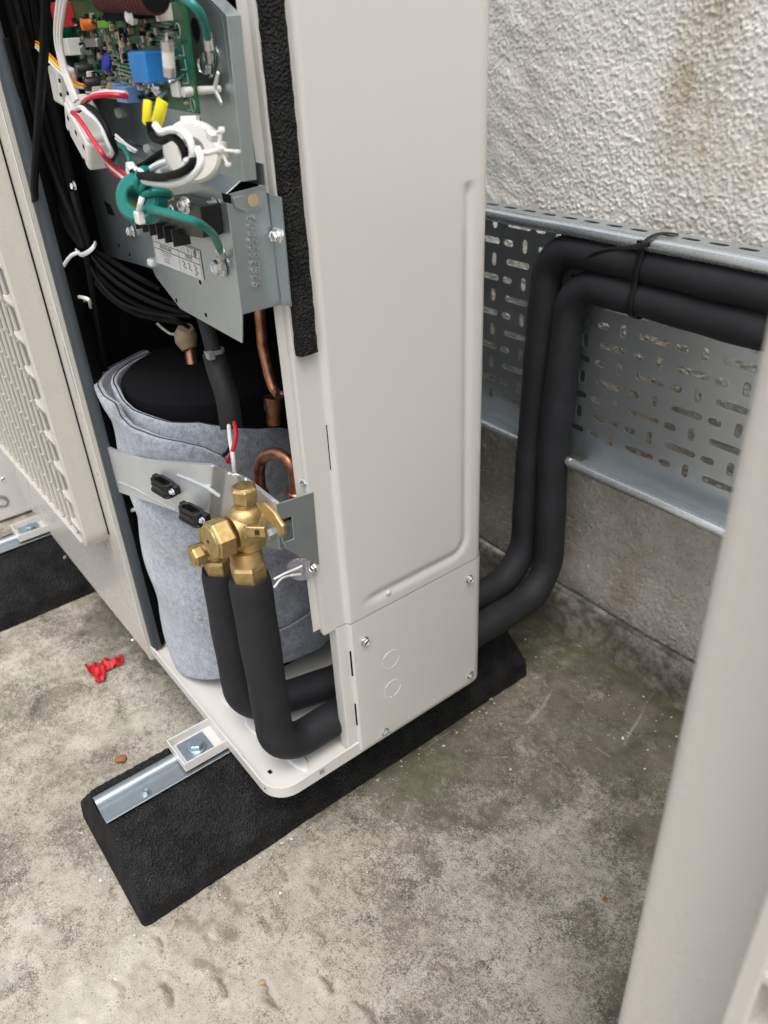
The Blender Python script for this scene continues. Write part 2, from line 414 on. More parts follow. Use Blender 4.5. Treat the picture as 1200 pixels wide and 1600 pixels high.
# ------------------------------------------------------------------ lattice noise for relief
def vnoise(x, y, s, seed):
    g = np.random.RandomState(seed).rand(256, 256)
    X, Y = x * s, y * s; i, j = np.floor(X).astype(int), np.floor(Y).astype(int); a, b = X - i, Y - j
    a, b = a * a * (3 - 2 * a), b * b * (3 - 2 * b)
    G = lambda p, q: g[p % 256, q % 256]
    return (G(i, j) * (1 - a) + G(i + 1, j) * a) * (1 - b) + (G(i, j + 1) * (1 - a) + G(i + 1, j + 1) * a) * b
def fbm(x, y, s, o, seed):
    t = 0; amp = 1; tot = 0
    for k in range(o): t = t + amp * vnoise(x, y, s * 2.03 ** k, seed + k); tot += amp; amp *= .55
    return t / tot
def grid_obj(name, U, V, fn, mat, parent=None, attrs=None):
    nu, nv = len(U), len(V); A, B = np.meshgrid(U, V, indexing='ij')
    P3 = fn(A, B).reshape(-1, 3)
    idx = np.arange(nu * nv).reshape(nu, nv)
    q = np.stack([idx[:-1, :-1], idx[1:, :-1], idx[1:, 1:], idx[:-1, 1:]], -1).reshape(-1, 4)
    me = bpy.data.meshes.new(name); me.vertices.add(nu * nv); me.vertices.foreach_set('co', P3.ravel().astype(np.float32))
    me.loops.add(q.size); me.loops.foreach_set('vertex_index', q.ravel().astype(np.int32))
    me.polygons.add(len(q)); me.polygons.foreach_set('loop_start', np.arange(0, q.size, 4, dtype=np.int32))
    me.update(calc_edges=True)
    me.polygons.foreach_set('use_smooth', np.ones(len(q), dtype=bool))
    for k, fa in (attrs or {}).items():
        a = me.attributes.new(k, 'FLOAT', 'POINT'); a.data.foreach_set('value', np.clip(fa(A, B), 0, 1).ravel().astype(np.float32))
    me.validate()
    me.materials.append(M[mat]); o = bpy.data.objects.new(name, me); COL.objects.link(o)
    if parent: attach(o, parent)
    return o
def axis_steps(lo, a, b, hi, fine, coarse):
    return np.concatenate([np.arange(lo, a, coarse), np.arange(a, b, fine), np.arange(b, hi + coarse, coarse)])

# ================================================================== SETTING
def seg_d(A, B, p, q):                 # distance to a segment and position along it
    px, py = p; dx, dy = q[0] - px, q[1] - py; L2 = dx * dx + dy * dy
    t = np.clip(((A - px) * dx + (B - py) * dy) / L2, 0, 1)
    return np.hypot(A - px - t * dx, B - py - t * dy), t
DENTS = [[(-0.5473,0.2205,0.0000),(-0.5176,0.2159,0.0000)], [(-0.5003,0.2341,0.0000),(-0.4775,0.2327,0.0000)], [(-0.5002,0.1729,0.0000),(-0.4741,0.1709,0.0000)], [(-0.4518,0.2111,0.0000),(-0.4280,0.2073,0.0000)],
         [(-0.5578,0.0720,0.0000),(-0.5313,0.0696,0.0000)], [(-0.5223,0.1128,0.0000),(-0.4987,0.1112,0.0000)], [(-0.5381,0.0202,0.0000),(-0.5108,0.0181,0.0000)], [(-0.5080,0.0568,0.0000),(-0.4768,0.0557,0.0000)],
         [(-0.4715,0.1051,0.0000),(-0.4500,0.1017,0.0000)], [(-0.4364,0.1397,0.0000),(-0.4076,0.1380,0.0000)], [(-0.4062,0.1884,0.0000),(-0.3847,0.1870,0.0000)], [(-0.3667,0.1993,0.0000),(-0.3273,0.1994,0.0000)],
         [(-0.3382,0.2910,0.0000),(-0.3175,0.2881,0.0000)], [(-0.2869,0.2907,0.0000),(-0.2689,0.2905,-0.0000)], [(-0.3175,0.2312,0.0000),(-0.3046,0.2324,0.0000)], [(-0.5204,-0.0255,0.0000),(-0.5016,-0.0253,0.0000)], [(-0.4398,0.0592,-0.0000),(-0.4231,0.0576,0.0000)],
         [(-0.4520,0.4627,0.0000),(-0.4300,0.4488,0.0000)], [(-0.4271,0.4438,0.0000),(-0.4341,0.4273,0.0000)], [(-0.4416,0.2877,0.0000),(-0.4601,0.2702,0.0000)]]
RIDGES = [[(-0.4514,0.3596,0.0000),(-0.4224,0.3397,0.0000)], [(-0.3488,0.5287,0.0000),(-0.2811,0.4369,0.0000)], [(-0.3010,0.5099,0.0000),(-0.2886,0.5223,0.0000)], [(-0.4299,0.6133,0.0000),(-0.4207,0.6407,-0.0000)], [(-0.2274,0.4273,0.0000),(-0.2337,0.4668,0.0000)], [(-0.5030,0.6794,0.0000),(-0.5061,0.7248,0.0000)], [(-0.4943,0.5131,-0.0000),(-0.4792,0.5308,0.0000)]]
PATCH = [[(-0.5495,0.1545,0.0000),(-0.5202,0.1546,0.0000)], [(-0.5271,0.1292,0.0000),(-0.4998,0.1378,0.0000)], [(-0.5474,0.1047,0.0000),(-0.5283,0.1166,0.0000)], [(-0.5004,0.0965,0.0000),(-0.4758,0.1059,0.0000)]]
rd_ = random.Random(31); ARCS = []
for p, q in DENTS:
    p, q = Vector(p), Vector(q); d = q - p; m_ = p.lerp(q, .5) + Vector((-d.y, d.x, 0)) * rd_.uniform(.10, .22) * (1 if rd_.random() < .8 else -1)
    ARCS.append(([p, m_, q], rd_.uniform(.7, 1.3)))
def arc_d(A, B, pts):
    d1, t1 = seg_d(A, B, pts[0][:2], pts[1][:2]); d2, t2 = seg_d(A, B, pts[1][:2], pts[2][:2])
    return np.minimum(d1, d2), np.where(d1 < d2, t1 / 2, .5 + t2 / 2)
def ground_z(A, B):
    z = (fbm(A + 7, B + 3, 9, 3, 11) - .5) * .005 + (fbm(A, B, 130, 3, 21) - .5) * .0022
    for pts, k in ARCS:
        d, t = arc_d(A, B, pts); w2 = .0024 * (.35 + np.sin(np.pi * t)) * k
        z = z - .0058 * k * np.exp(-(d / w2) ** 2) + .0012 * np.exp(-((d - .006) / .003) ** 2)
    for p, q in RIDGES:
        d, t = seg_d(A, B, p[:2], q[:2]); z = z + .0016 * np.exp(-(d / .0025) ** 2)
    return z
def grime_shade(A, B):  # grime plus painted shade: darker towards the wall, paler in the foreground
    g = .34 + .66 * np.clip((B - .36) / .34, 0, 1) * np.clip((A + 1.25) / .3, 0, 1)
    g = g - .42 * np.exp(-(((A + .36) / .22) ** 2 + ((B - .12) / .20) ** 2)) - .34 * np.exp(-(((A + .62) / .30) ** 2 + ((B - .02) / .09) ** 2))
    g = g + .55 * np.exp(-(((A + .50) / .10) ** 2 + ((B - .42) / .09) ** 2)) + .28 * np.exp(-(((A + 1.0) / .16) ** 2 + ((B - .30) / .12) ** 2))  # first patch paints the neighbouring unit's shadow into the ground
    g = g + .35 * np.exp(-((B - .765) / .05) ** 2)
    return g + (fbm(A, B, 6, 3, 5) - .5) * .5
def stain(A, B):
    s = np.zeros_like(A)
    for p, q in PATCH:
        d, t = seg_d(A, B, p[:2], q[:2]); s = np.maximum(s, .62 * np.exp(-(d / .015) ** 2))
    for pts, k in ARCS:
        d, t = arc_d(A, B, pts); s = np.maximum(s, .85 * k * np.exp(-(d / (.0021 * (.3 + np.sin(np.pi * t)))) ** 2))  # dirt in the dents, deepened to paint in their shading
    return s
def moss(A, B):
    m = 1.5 * np.exp(-(((A + .64) / .10) ** 2 + ((B - .74) / .07) ** 2)) + .45 * np.exp(-(((A + .42) / .2) ** 2 + ((B - .62) / .12) ** 2))
    return m + .75 * np.exp(-((B - .775) / .03) ** 2)
gx = axis_steps(-12, -1.75, .15, 12, .0031, .25); gy = axis_steps(-12, -.14, .82, .9, .0031, .25)
gy = gy[gy < .95]
g = grid_obj('ground', gx, gy, lambda A, B: np.stack([A, B, ground_z(A, B)], -1), 'concrete', attrs=dict(grime_shade=grime_shade, stain=stain, moss=moss))
g['kind'] = 'structure'

# the wall: rough cast coat with its lumps as geometry, and a battered plinth at its foot
wall = thing('wall', (-.6, .80, 0), 'rough cast cream rendered wall with ochre run-off behind the cable tray', 'wall')
rs = np.random.RandomState(8)
def wall_y(A, B):
    rough = np.clip(fbm(A, B, 5, 2, 61) * 1.6 - .25 + .25 * np.clip((B - .55) / .25, 0, 1), .15, 1.1) * np.where(B < .34, 2.6, 1.0)
    h = (fbm(A, B, 14, 3, 31) - .5) * .005 + (fbm(A, B, 520, 2, 37) - .5) * .0010
    n1 = fbm(A, B, 275, 2, 41); n2 = fbm(A + .3, B, 400, 1, 51); n3 = fbm(A, B + .2, 420, 1, 71)
    h = h + rough * (np.clip(n1 - .575, 0, 1) ** .8 * .0023 + np.clip(n2 - .60, 0, 1) ** .7 * .0025 + (n3 - .5) * .0012)
    dr = fbm(A * .35, B + A * .5, 60, 3, 81)       # trowel drags
    h = h + (dr - .5) * .0030 * (1.2 - rough)
    return .7925 - h
wx = np.concatenate([np.arange(-5, -1.3, .2), np.arange(-1.3, -.90, .003), np.arange(-.90, -.12, .00135), np.arange(-.12, .25, .003), np.arange(.25, 5.2, .2)]); wz = np.concatenate([np.arange(.068, .30, .0016), np.arange(.30, .90, .00135), np.arange(.90, 1.1, .003), np.arange(1.1, 3.5, .2)])
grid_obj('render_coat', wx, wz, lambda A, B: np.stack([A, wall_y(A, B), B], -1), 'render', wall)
px_ = axis_steps(-5, -1.0, .0, 5, .005, .2); pt = np.linspace(0, 1, 26)
def plinth_p(A, T):
    z = np.where(T < .8, T / .8 * .0615, .0615 + (T - .8) * .004); y = np.where(T < .8, .773 + T / .8 * .0155, .7885 + (T - .8) / .2 * .03)
    k = np.where(T < .8, 1., .4)
    y = y + k * (fbm(A, T * .07, 24, 4, 91) - .5) * .014 + k * (fbm(A, T * .07, 150, 3, 95) - .5) * .004; z = z + (fbm(A, T * 0, 26, 4, 93) - .5) * .007 * np.clip(T * 2 - .6, 0, 1)
    return np.stack([A, y, z], -1)
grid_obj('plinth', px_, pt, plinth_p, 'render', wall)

# ================================================================== CABLE TRAY on the wall
YT, YR, ZT, ZB = .752, .7205, .6150, .3300
tray = thing('cable_tray', (-.55, .775, .47), 'galvanised perforated cable tray fixed lengthwise along the rendered wall', 'cable tray')
def slot(cx, cz, l, w2, vert=False, n=4):
    h = (l - w2) / 2; out = []
    for sgn, a0 in ((1, -90), (-1, 90)):
        for k in range(n + 1):
            a = R(a0 + 180 * k / n); out.append((sgn * h + math.cos(a) * w2 / 2, math.sin(a) * w2 / 2))
    return [(cx + (q if vert else p), cz + (p if vert else q)) for p, q in out]
XL, XR = -1.30, .35
PER, RP = .1058, .02353
holes = []
for r_ in range(14):
    z = .4815 + (r_ - 7) * RP
    if not (ZB + .014 < z < ZT - .008): continue
    off = 0 if (r_ - 7) % 2 == 0 else PER / 2
    k0 = int((XL + .548) / PER) - 1
    for k in range(k0, k0 + 20):
        x0 = -.5462 + off + k * PER
        for dx, l, w2, vert in ((0, .0408, .0080, False), (.0355, .0170, .0084, False), (.0636, .0170, .0084, True)):
            x = x0 + dx
            if XL + .03 < x < XR - .03: holes.append(slot(x, z, l, w2, vert))
m = MB().prism([(XL, YT, ZB - .006), (XR, YT, ZB - .006), (XR, YT, ZT + .006), (XL, YT, ZT + .006)], (0, .0014, 0), [[(x, YT, z) for x, z in h] for h in holes])
m.build('tray_base', 'tray', tray, smooth=0, bevel=.0004, seg=1)
hs_ = []
x = XL + .03
while x < XR - .03: hs_.append(slot(x, 0, .021, .0080)); x += .0312
ZF = ZT + .0062
mk = [[(a, .7385 + b, ZF) for a, b in h] for h in hs_]
MB().prism([(XL, YR + .001, ZF), (XR, YR + .001, ZF), (XR, YT + .0012, ZF), (XL, YT + .0012, ZF)], (0, 0, .0012), mk).build('tray_flange', 'tray', tray, smooth=0)
def rim(z, x0, x1):
    n_ = max(2, int((x1 - x0) / .02)); xs = np.linspace(x0, x1, n_ + 1)
    return MB().tube([(x, YR + .0005, z + .0003 * math.sin(x * 40)) for x in xs], .0072, 18)
rim(ZT, XL, XR).build('tray_rim', 'galv', tray, smooth=60)
CUT = (-.659, -.570)
for x0, x1 in ((XL, CUT[0]), (CUT[1], XR)):
    hs_ = []; x = x0 + .02
    while x < x1 - .02: hs_.append(slot(x, 0, .021, .0062)); x += .0312
    MB().prism([(x0, YR + .001, ZB - .0068), (x1, YR + .001, ZB - .0068), (x1, YT - .0002, ZB - .0068), (x0, YT - .0002, ZB - .0068)], (0, 0, .0012),).build('tray_flange', 'tray', tray, smooth=0)
    rim(ZB, x0, x1).build('tray_rim', 'galv', tray, smooth=60)
    # snipped lip left at the cut
    e = x1 if x1 == CUT[0] else x0; s_ = -1 if e == CUT[0] else 1
    MB().tube([(e - s_ * .0, YR - .003, ZB + .004), (e - s_ * .008, YR + .003, ZB + .0035)], [.0055, .003], 8).build('rim_stub', 'tray', tray)
for x in (-1.1, -.62, -.16):
    MB().box((x, .7720, .47), (.04, .0345, .25)).build('wall_bracket', 'dgalv', tray, bevel=.001)

# ================================================================== INSULATED PIPES
def pipe(name, pts, rads, r, label, joints):
    path = dens(fillet(pts, rads, 12), .008)
    rr = []; L = 0
    tot = sum((b - a).length for a, b in zip(path[:-1], path[1:])); acc = 0
    for i, p in enumerate(path):
        if i: acc += (p - path[i - 1]).length
        v = r * (1 + .018 * math.sin(acc * 37 + r * 900) + .014 * math.sin(acc * 91))
        for jx in joints:
            v *= 1 - .10 * math.exp(-((p.x - jx) / .006) ** 2) * (1 if p.y > .74 and p.z > .5 else 0)
        rr.append(v)
    rr[0] *= .93
    o = MB().tube(path, rr, 28).build(name, 'insul', None, smooth=60)
    return tag(o, label, 'pipe', 'black foam insulated refrigerant pipes')
pipe('insulated_pipe', [(-.560, .252, .388), (-.562, .252, .145), (-.566, .36, .145), (-.574, .700, .138), (-.596, .716, .345), (-.598, .7320, .5555), (-.49, .7320, .5550), (-.40, .7320, .5535), (.42, .7320, .5535)],
     [0, .040, .02, .062, .25, .040, .1, .1, 0], .0200, 'black insulated pipe from the larger brass nut, lower of the two in the tray', (-.502,))
pipe('insulated_pipe', [(-.628, .252, .360), (-.640, .252, .147), (-.612, .36, .147), (-.614, .690, .150), (-.636, .720, .345), (-.637, .7320, .5905), (-.50, .7320, .5905), (-.40, .7310, .5900), (.42, .7310, .5900)],
     [0, .040, .02, .066, .25, .042, .1, .1, 0], .0192, 'black insulated pipe from the smaller brass nut, upper of the two in the tray', (-.497,))

# black tie round both pipes and the tray edge
tie = thing('cable_tie', (-.497, .725, .62), 'black nylon cable tie strapping the pipes to the tray edge', 'cable tie')
yz = [(.744, .6235), (.731, .6262), (.720, .6245), (.7112, .6175), (.7120, .605), (.7108, .590), (.7132, .573), (.7108, .556), (.7150, .541), (.731, .5335), (.746, .540), (.7505, .56), (.7505, .595), (.7500, .612), (.744, .6190)]
xs_ = [-.480, -.484, -.489, -.494, -.497, -.499, -.501, -.502, -.503, -.503, -.502, -.497, -.49, -.483, -.480]
pth = spline([(x, y, z) for x, (y, z) in zip(xs_, yz)], 5)
m = MB(); n = len(pth); vs = []
for p in pth: vs += [p + Vector((-.0033, 0, 0)), p + Vector((.0033, 0, 0))]
m.add(vs, [(2 * i, 2 * i + 1, 2 * i + 3, 2 * i + 2) for i in range(n - 1)]).build('strap', 'black', tie, solid=.0014)
MB().box((-.4945, .7075, .6175), (.0085, .006, .0085)).build('tie_head', 'black', tie, bevel=.001)
tp = spline([(-0.4823,0.7050,0.6204),(-0.4996,0.6970,0.6160),(-0.5269,0.6920,0.6087),(-0.5443,0.6940,0.6009),(-0.5597,0.7000,0.5931)], 6)
m = MB(); vs = []
for i, p in enumerate(tp):
    h = .0022 if i < len(tp) - 5 else .0022 * (.4 + .12 * (len(tp) - i)); vs += [p + Vector((0, .0006, -h)), p + Vector((0, -.0006, h))]
m.add(vs, [(2 * i, 2 * i + 1, 2 * i + 3, 2 * i + 2) for i in range(len(tp) - 1)]).build('tie_tail', 'black', tie, solid=.0011)

# ================================================================== RUBBER FEET
def foot(xc, label):
    f = thing('rubber_foot', (xc, .365, 0), label, 'mounting foot', 'black rubber feet under the units')
    sec = [(-.0945, 0), (-.0945, .026), (-.0890, .032), (-.041, .088), (-.033, .095), (.031, .095), (.040, .089), (.0890, .033), (.0945, .027), (.0945, 0)]
    y0, y1 = .0655, .665; per = [Vector((a, 0, b)) for a, b in sec]; per = dens(per, .0028); n = len(per)
    ys = np.concatenate([[y0, y0 + .002, y0 + .005, y0 + .009], np.arange(y0 + .0115, y1 - .009, .0028), [y1 - .009, y1 - .005, y1 - .002, y1]])
    SA, YA = np.meshgrid(np.cumsum([0] + [(q - p).length for p, q in zip(per[:-1], per[1:])]), ys, indexing='ij')
    gr = (fbm(SA, YA, 240, 2, 7) - .5) * .0030 + (np.clip(fbm(SA, YA, 420, 1, 9) - .62, 0, 1)) * -.0030 + (fbm(SA, YA, 18, 2, 3) - .5) * .0018
    V = []
    for j, y in enumerate(ys):
        e = min(y - y0, y1 - y); ins = .0062 * (1 - math.sqrt(max(0, 1 - max(0, 1 - e / .009) ** 2)))
        for i, p in enumerate(per):
            q = Vector((p.x, 0, p.z - .045)); l = q.length; q = q * ((l - ins + gr[i, j] * (1 if p.z > .004 else 0)) / l)
            lean = .010 * p.z / .095 * (1 if y < .36 else -1)
            V.append((xc + q.x, y + lean * max(0, 1 - e / .20), max(q.z + .045, 0)))
    F = [(j * n + i, j * n + (i + 1) % n, (j + 1) * n + (i + 1) % n, (j + 1) * n + i) for j in range(len(ys) - 1) for i in range(n)]
    F.append(tuple(range(n))[::-1]); F.append(tuple(range((len(ys) - 1) * n, len(ys) * n)))
    MB().add(V, F).build('rubber_block', 'rubber', f, smooth=60)
    # galvanised rail set in the top: a round bead beside a flat trough
    x0 = xc + .0025 - .022
    prof = [(x0 + .0009, .0962)]
    for k in range(11):
        a = R(200 - 22 * k); prof.append((x0 + .0082 + .0078 * math.cos(a), .0950 + .0078 * math.sin(a)))
    prof += [(x0 + .0165, .0958), (x0 + .0370, .0958), (x0 + .0385, .0985), (x0 + .0435, .0990)]
    rail = MB().strip([Vector((p, .075, z)) for p, z in prof], (0, .575, 0)).build('rail', 'rail', f, solid=.0016, smooth=45)
    screw((x0 + .032, .125, .0965), (0, 0, 1), .0045, rail, 'rivet', 'nick')
    MB().prism([(x0 + .001, .0735, .0885), (x0 + .0165, .0735, .0885), (x0 + .0155, .0735, .1015), (x0 + .002, .0735, .1015)], (0, .0012, 0)).build('end_plug', 'matt', f)
    return f
foot(-.6625, 'black rubber foot with galvanised rail under the opened end of the unit')
foot(-1.2940, 'black rubber foot under the fan end, half behind the grille')

# ================================================================== SMALL THINGS ON THE GROUND
m = MB(); rr_ = random.Random(12)
c0 = Vector([(-0.9928,0.1738,0.0060)][0]); tapes = []
def ribbon(pts, wv, n=5):
    p = spline(pts, n); vs = []
    for i, q in enumerate(p): vs += [q - wv(i / (len(p) - 1)), q + wv(i / (len(p) - 1))]
    return vs, [(2 * i, 2 * i + 1, 2 * i + 3, 2 * i + 2) for i in range(len(p) - 1)]
red = thing('tape_scrap', [(-0.9908,0.1816,0.0000)][0], 'crumpled scrap of red tape lying on the concrete', 'tape scrap')
def scrap(org, du, dv, nu, nv, amp, seed, cut):
    V = []; F = []
    for i in range(nu + 1):
        for j in range(nv + 1):
            u, v = i / nu, j / nv; e = np.array([u * 3.1 + seed]); g_ = np.array([v * 2.3 + seed * .7])
            z = amp * (float(fbm(e, g_, 1.3, 3, seed)[0]) ** 1.5 * 2.2 - .25) + .0012
            sh = (float(fbm(e * 2, g_ * 0, 1.9, 2, seed + 5)[0]) - .5) * cut * (2 * v - 1)
            V.append(Vector(org) + Vector(du) * (u + .12 * (float(fbm(g_ * 3, e * 0, 1.7, 2, seed + 9)[0]) - .5)) + Vector(dv) * (v + sh) + Vector((0, 0, max(.0006, z))))
    for i in range(nu):
        for j in range(nv): k = i * (nv + 1) + j; F.append((k, k + nv + 1, k + nv + 2, k + 1))
    return MB().add(V, F)
A3, B3 = [Vector(q) for q in [(-0.9901,0.1613,0.0000),(-1.0178,0.1676,0.0000)]], [Vector(q) for q in [(-0.9787,0.1829,0.0000),(-1.0161,0.1913,0.0000)]]
scrap(A3[0], B3[0] - A3[0], A3[1] - A3[0], 16, 10, .015, 3, .5).build('tape_fold', 'redtape', red, solid=.0003, smooth=35)
A3, B3 = [Vector(q) for q in [(-0.9881,0.1805,0.0000),(-1.0084,0.1914,0.0000)]], [Vector(q) for q in [(-0.9863,0.2125,0.0000),(-0.9962,0.2186,-0.0000)]]
scrap(A3[0], B3[0] - A3[0], A3[1] - A3[0], 14, 5, .010, 11, .3).build('tape_strip', 'redtape', red, solid=.0003, smooth=35)
A3, B3 = [Vector(q) for q in [(-0.9729,0.1648,0.0000),(-0.9878,0.1724,-0.0000)]], [Vector(q) for q in [(-0.9659,0.1770,0.0000),(-0.9834,0.1817,0.0000)]]
scrap(A3[0], B3[0] - A3[0], A3[1] - A3[0], 8, 6, .011, 23, .4).build('tape_fold', 'redtape', red, solid=.0003, smooth=35)
def litter(name, px, mat, label, cat, r=.006, flat=.35, grp=None, seed=1):
    rr_ = random.Random(seed); bm = bmesh.new(); bmesh.ops.create_icosphere(bm, subdivisions=2, radius=r)
    for v in bm.verts:
        k = 1 + rr_.uniform(-.18, .18); v.co = Vector((v.co.x * k, v.co.y * k * .8, v.co.z * flat * k))
    me = bpy.data.meshes.new(name); bm.to_mesh(me); bm.free()
    o = link(name, me, mat); o.location = Vector(px) + Vector((0, 0, r * flat * .7)); o.rotation_euler.z = rr_.uniform(0, 3)
    return tag(o, label, cat, grp)
litter('dry_leaf', [(-0.8095,0.1375,0.0000)][0], 'leaf', 'rust brown dry leaf curled beside the rubber foot', 'leaf', .0085, .5, seed=2)
litter('pebble', [(-0.5712,0.5888,0.0000)][0], 'stone', 'pale oval pebble near the far end of the rubber foot', 'pebble', .0052, .45, seed=3)
litter('dry_leaf', [(-0.2749,0.4716,0.0000)][0], 'leaf', 'small rust coloured leaf flake beside a dry twig', 'leaf', .0036, .3, seed=4)
litter('pebble', [(-0.4378,0.1360,0.0000)][0], 'twig', 'yellowish pebble at the top of a crescent dent', 'pebble', .0036, .4, seed=5)
litter('pebble', [(-0.4042,0.6701,0.0000)][0], 'stone', 'tiny white pebble on the dark concrete by the pale unit', 'pebble', .0026, .6, seed=6)
def twig(px, r, label):
    o = MB().tube(spline([Vector(p) + Vector((0, 0, r + .001)) for p in px], 5), r, 6).build('dry_twig', 'twig')
    return tag(o, label, 'twig')
twig([(-0.2713,0.4703,0.0000),(-0.2651,0.4776,0.0000),(-0.2591,0.4872,0.0000)], .0008, 'straw coloured twig lying by a rust leaf flake')
twig([(-0.4926,0.5150,0.0000),(-0.4862,0.5226,0.0000),(-0.4800,0.5315,0.0000)], .0007, 'pale straight twig on the mossy concrete below the cover')
twig([(-0.4154,0.6303,-0.0000),(-0.4052,0.6307,0.0000),(-0.3947,0.6317,0.0000)], .0008, 'thin dark twig slanting on the concrete near the wall')

# loose grit lying on the concrete, gathered along the feet and the wall
rr_ = random.Random(77); V = []; F = []
for k in range(520):
    c_ = rr_.random()
    if c_ < .30: x, y = rr_.uniform(-.95, -.30), rr_.triangular(.60, .772, .772)
    elif c_ < .50: x, y = -.5675 + abs(rr_.gauss(0, .012)) + .001, rr_.uniform(.05, .68)
    elif c_ < .60: x, y = rr_.uniform(-.76, -.56), .0655 - abs(rr_.gauss(0, .010)) - .001
    else: x, y = rr_.uniform(-1.15, -.12), rr_.uniform(-.08, .76)
    r_ = rr_.choice((.0007, .0009, .0012, .0016, .0023)) * rr_.uniform(.7, 1.1); o_ = len(V)
    z = float(ground_z(np.array([x]), np.array([y]))[0]) + r_ * .35
    P6 = [(1, 0, 0), (-1, 0, 0), (0, 1, 0), (0, -1, 0), (0, 0, .8), (0, 0, -.8), (.6, .6, .4), (-.6, -.5, .45)]
    V += [(x + p[0] * r_ * rr_.uniform(.6, 1.2), y + p[1] * r_ * rr_.uniform(.6, 1.2), z + p[2] * r_ * rr_.uniform(.6, 1.1)) for p in P6]
    F += [tuple(o_ + i for i in q) for q in ((0, 6, 4), (6, 2, 4), (2, 1, 4), (1, 7, 4), (7, 3, 4), (3, 0, 4), (2, 0, 5), (1, 2, 5), (3, 1, 5), (0, 3, 5), (0, 2, 6), (1, 3, 7))]
gme = bpy.data.meshes.new('grit'); gme.from_pydata(V, [], F)
for i_, mt in enumerate(('stone', 'grey', 'leaf', 'twig')): gme.materials.append(M[mt])
for p in gme.polygons: p.material_index = (0, 1, 1, 0, 3, 1, 0, 2)[(p.index // 12) % 8]
go = bpy.data.objects.new('grit', gme); COL.objects.link(go)
tag(go, 'loose pale and grey grit scattered on the concrete', 'grit', kind='stuff')

# ================================================================== THE OPENED UNIT
YF, XS, XW, YB, ZTOP = .2249, -.5316, -1.4400, .5420, 1.02
U = thing('heat_pump_unit', (-.985, .38, .108), 'cream outdoor heat pump unit with its service panel off and wiring exposed', 'heat pump')

# --- base pan: pressed tray with a turned-up rim
def pan_outline(ins):
    x0, x1, y0, y1 = XW + ins, XS - ins, YF + ins, YB - ins; r = .030 - ins; out = []
    for cx, cy, a0 in ((x1 - r, y0 + r, -90), (x1 - r, y1 - r, 0), (x0 + r, y1 - r, 90), (x0 + r, y0 + r, 180)):
        for k in range(9): a = R(a0 + 90 * k / 8); out.append((cx + r * math.cos(a), cy + r * math.sin(a)))
    return out
pan = MB(); lo, li = pan_outline(0), pan_outline(.0022); n = len(lo)
def rim_z(p):
    x, y = p
    t = min(1, max(0, (y - YF - .028) / .030)); s = t * t * (3 - 2 * t)
    return .1215 + .0085 * s * (x > -.56)
V = [(x, y, .1065) for x, y in lo] + [(x, y, rim_z((x, y))) for x, y in lo] + [(x, y, rim_z((x, y))) for x, y in li] + [(x, y, .1150) for x, y in li]
F = [(k * n + i, k * n + (i + 1) % n, (k + 1) * n + (i + 1) % n, (k + 1) * n + i) for k in range(3) for i in range(n)]
F.append(tuple(range(3 * n, 4 * n))); F.append(tuple(range(n))[::-1]); pan.add(V, F)
panO = pan.build('base_pan', 'paint', U, smooth=40)
# pressed swages and drain holes in the pan floor
for c, rx, ry in (((-.640, .262), .020, .007), ((-.573, .275), .030, .010), ((-.70, .262), .018, .010)):
    MB().lathe([(1, 0), (.93, .55), (.8, .9), (.6, 1.0), (.01, 1.0)], (0, 0, 0), (0, 0, 1), 24).build('pan_swage', 'paint', panO)
    o = panO.children[-1]
    for v in o.data.vertices: v.co = Vector((c[0] + v.co.x * rx, c[1] + v.co.y * ry, .1150 + v.co.z * .0022))
for p in [(-0.6080,0.2274,0.1153),(-0.5697,0.2417,0.1153)]: MB().box(Vector(p) , (.0052, .004, .0006)).build('drain_slot', 'matt', panO)
for p in ([(-0.6123,0.2181,0.1153)] + [(-0.5540,0.2266,0.1153)]): MB().lathe([(.0016, 0), (.0016, .0005)], p, (0, 0, 1), 10).build('pinhole', 'matt', panO)
MB().box((XS + .0003, .286, .1165), (.0008, .006, .006)).build('rim_slot', 'grey', panO)

# --- feet of the pan: channels bolted to the rails
def pan_foot(xc):
    m = MB(); w2 = .0235; y0, y1 = .1715, YF + .006; z0 = .1030
    V = []
    prof = [(-w2, .0145), (-w2, 0), (w2, 0), (w2, .0145)]
    m.prism([(xc - w2, y0, z0), (xc + w2, y0, z0), (xc + w2, y1, z0), (xc - w2, y1, z0)], (0, 0, .0016))
    m.span((xc - w2, y0, z0 + .0016), (xc - w2 + .0016, y1, z0 + .0130)); m.span((xc + w2 - .0016, y0, z0 + .0016), (xc + w2, y1, z0 + .0130))
    m.span((xc - w2 + .0016, y0, z0 + .0016), (xc + w2 - .0016, y0 + .0016, z0 + .0130))
    f = m.build('mounting_foot', 'paint', U, bevel=.0006)
    MB().box((xc + .001, y0 + .0245, z0 + .0016 + .0016), (.036, .034, .0030)).build('washer_plate', 'nick', f, bevel=.0008)
    MB().lathe([(.0108, 0), (.0108, .0014), (.0100, .0018)], (xc + .002, y0 + .026, z0 + .0047), (0, 0, 1), 24).hexnut((xc + .002, y0 + .026, z0 + .0064), (0, 0, 1), .0088, .0062, .4).lathe([(.0072, 0), (.0072, .0004)], (xc + .002, y0 + .026, z0 + .0126), (0, 0, 1), 20).build('bolt', 'nick', f, smooth=30)
pan_foot(-.6655); pan_foot(-1.2970)

YP = YF - .0030
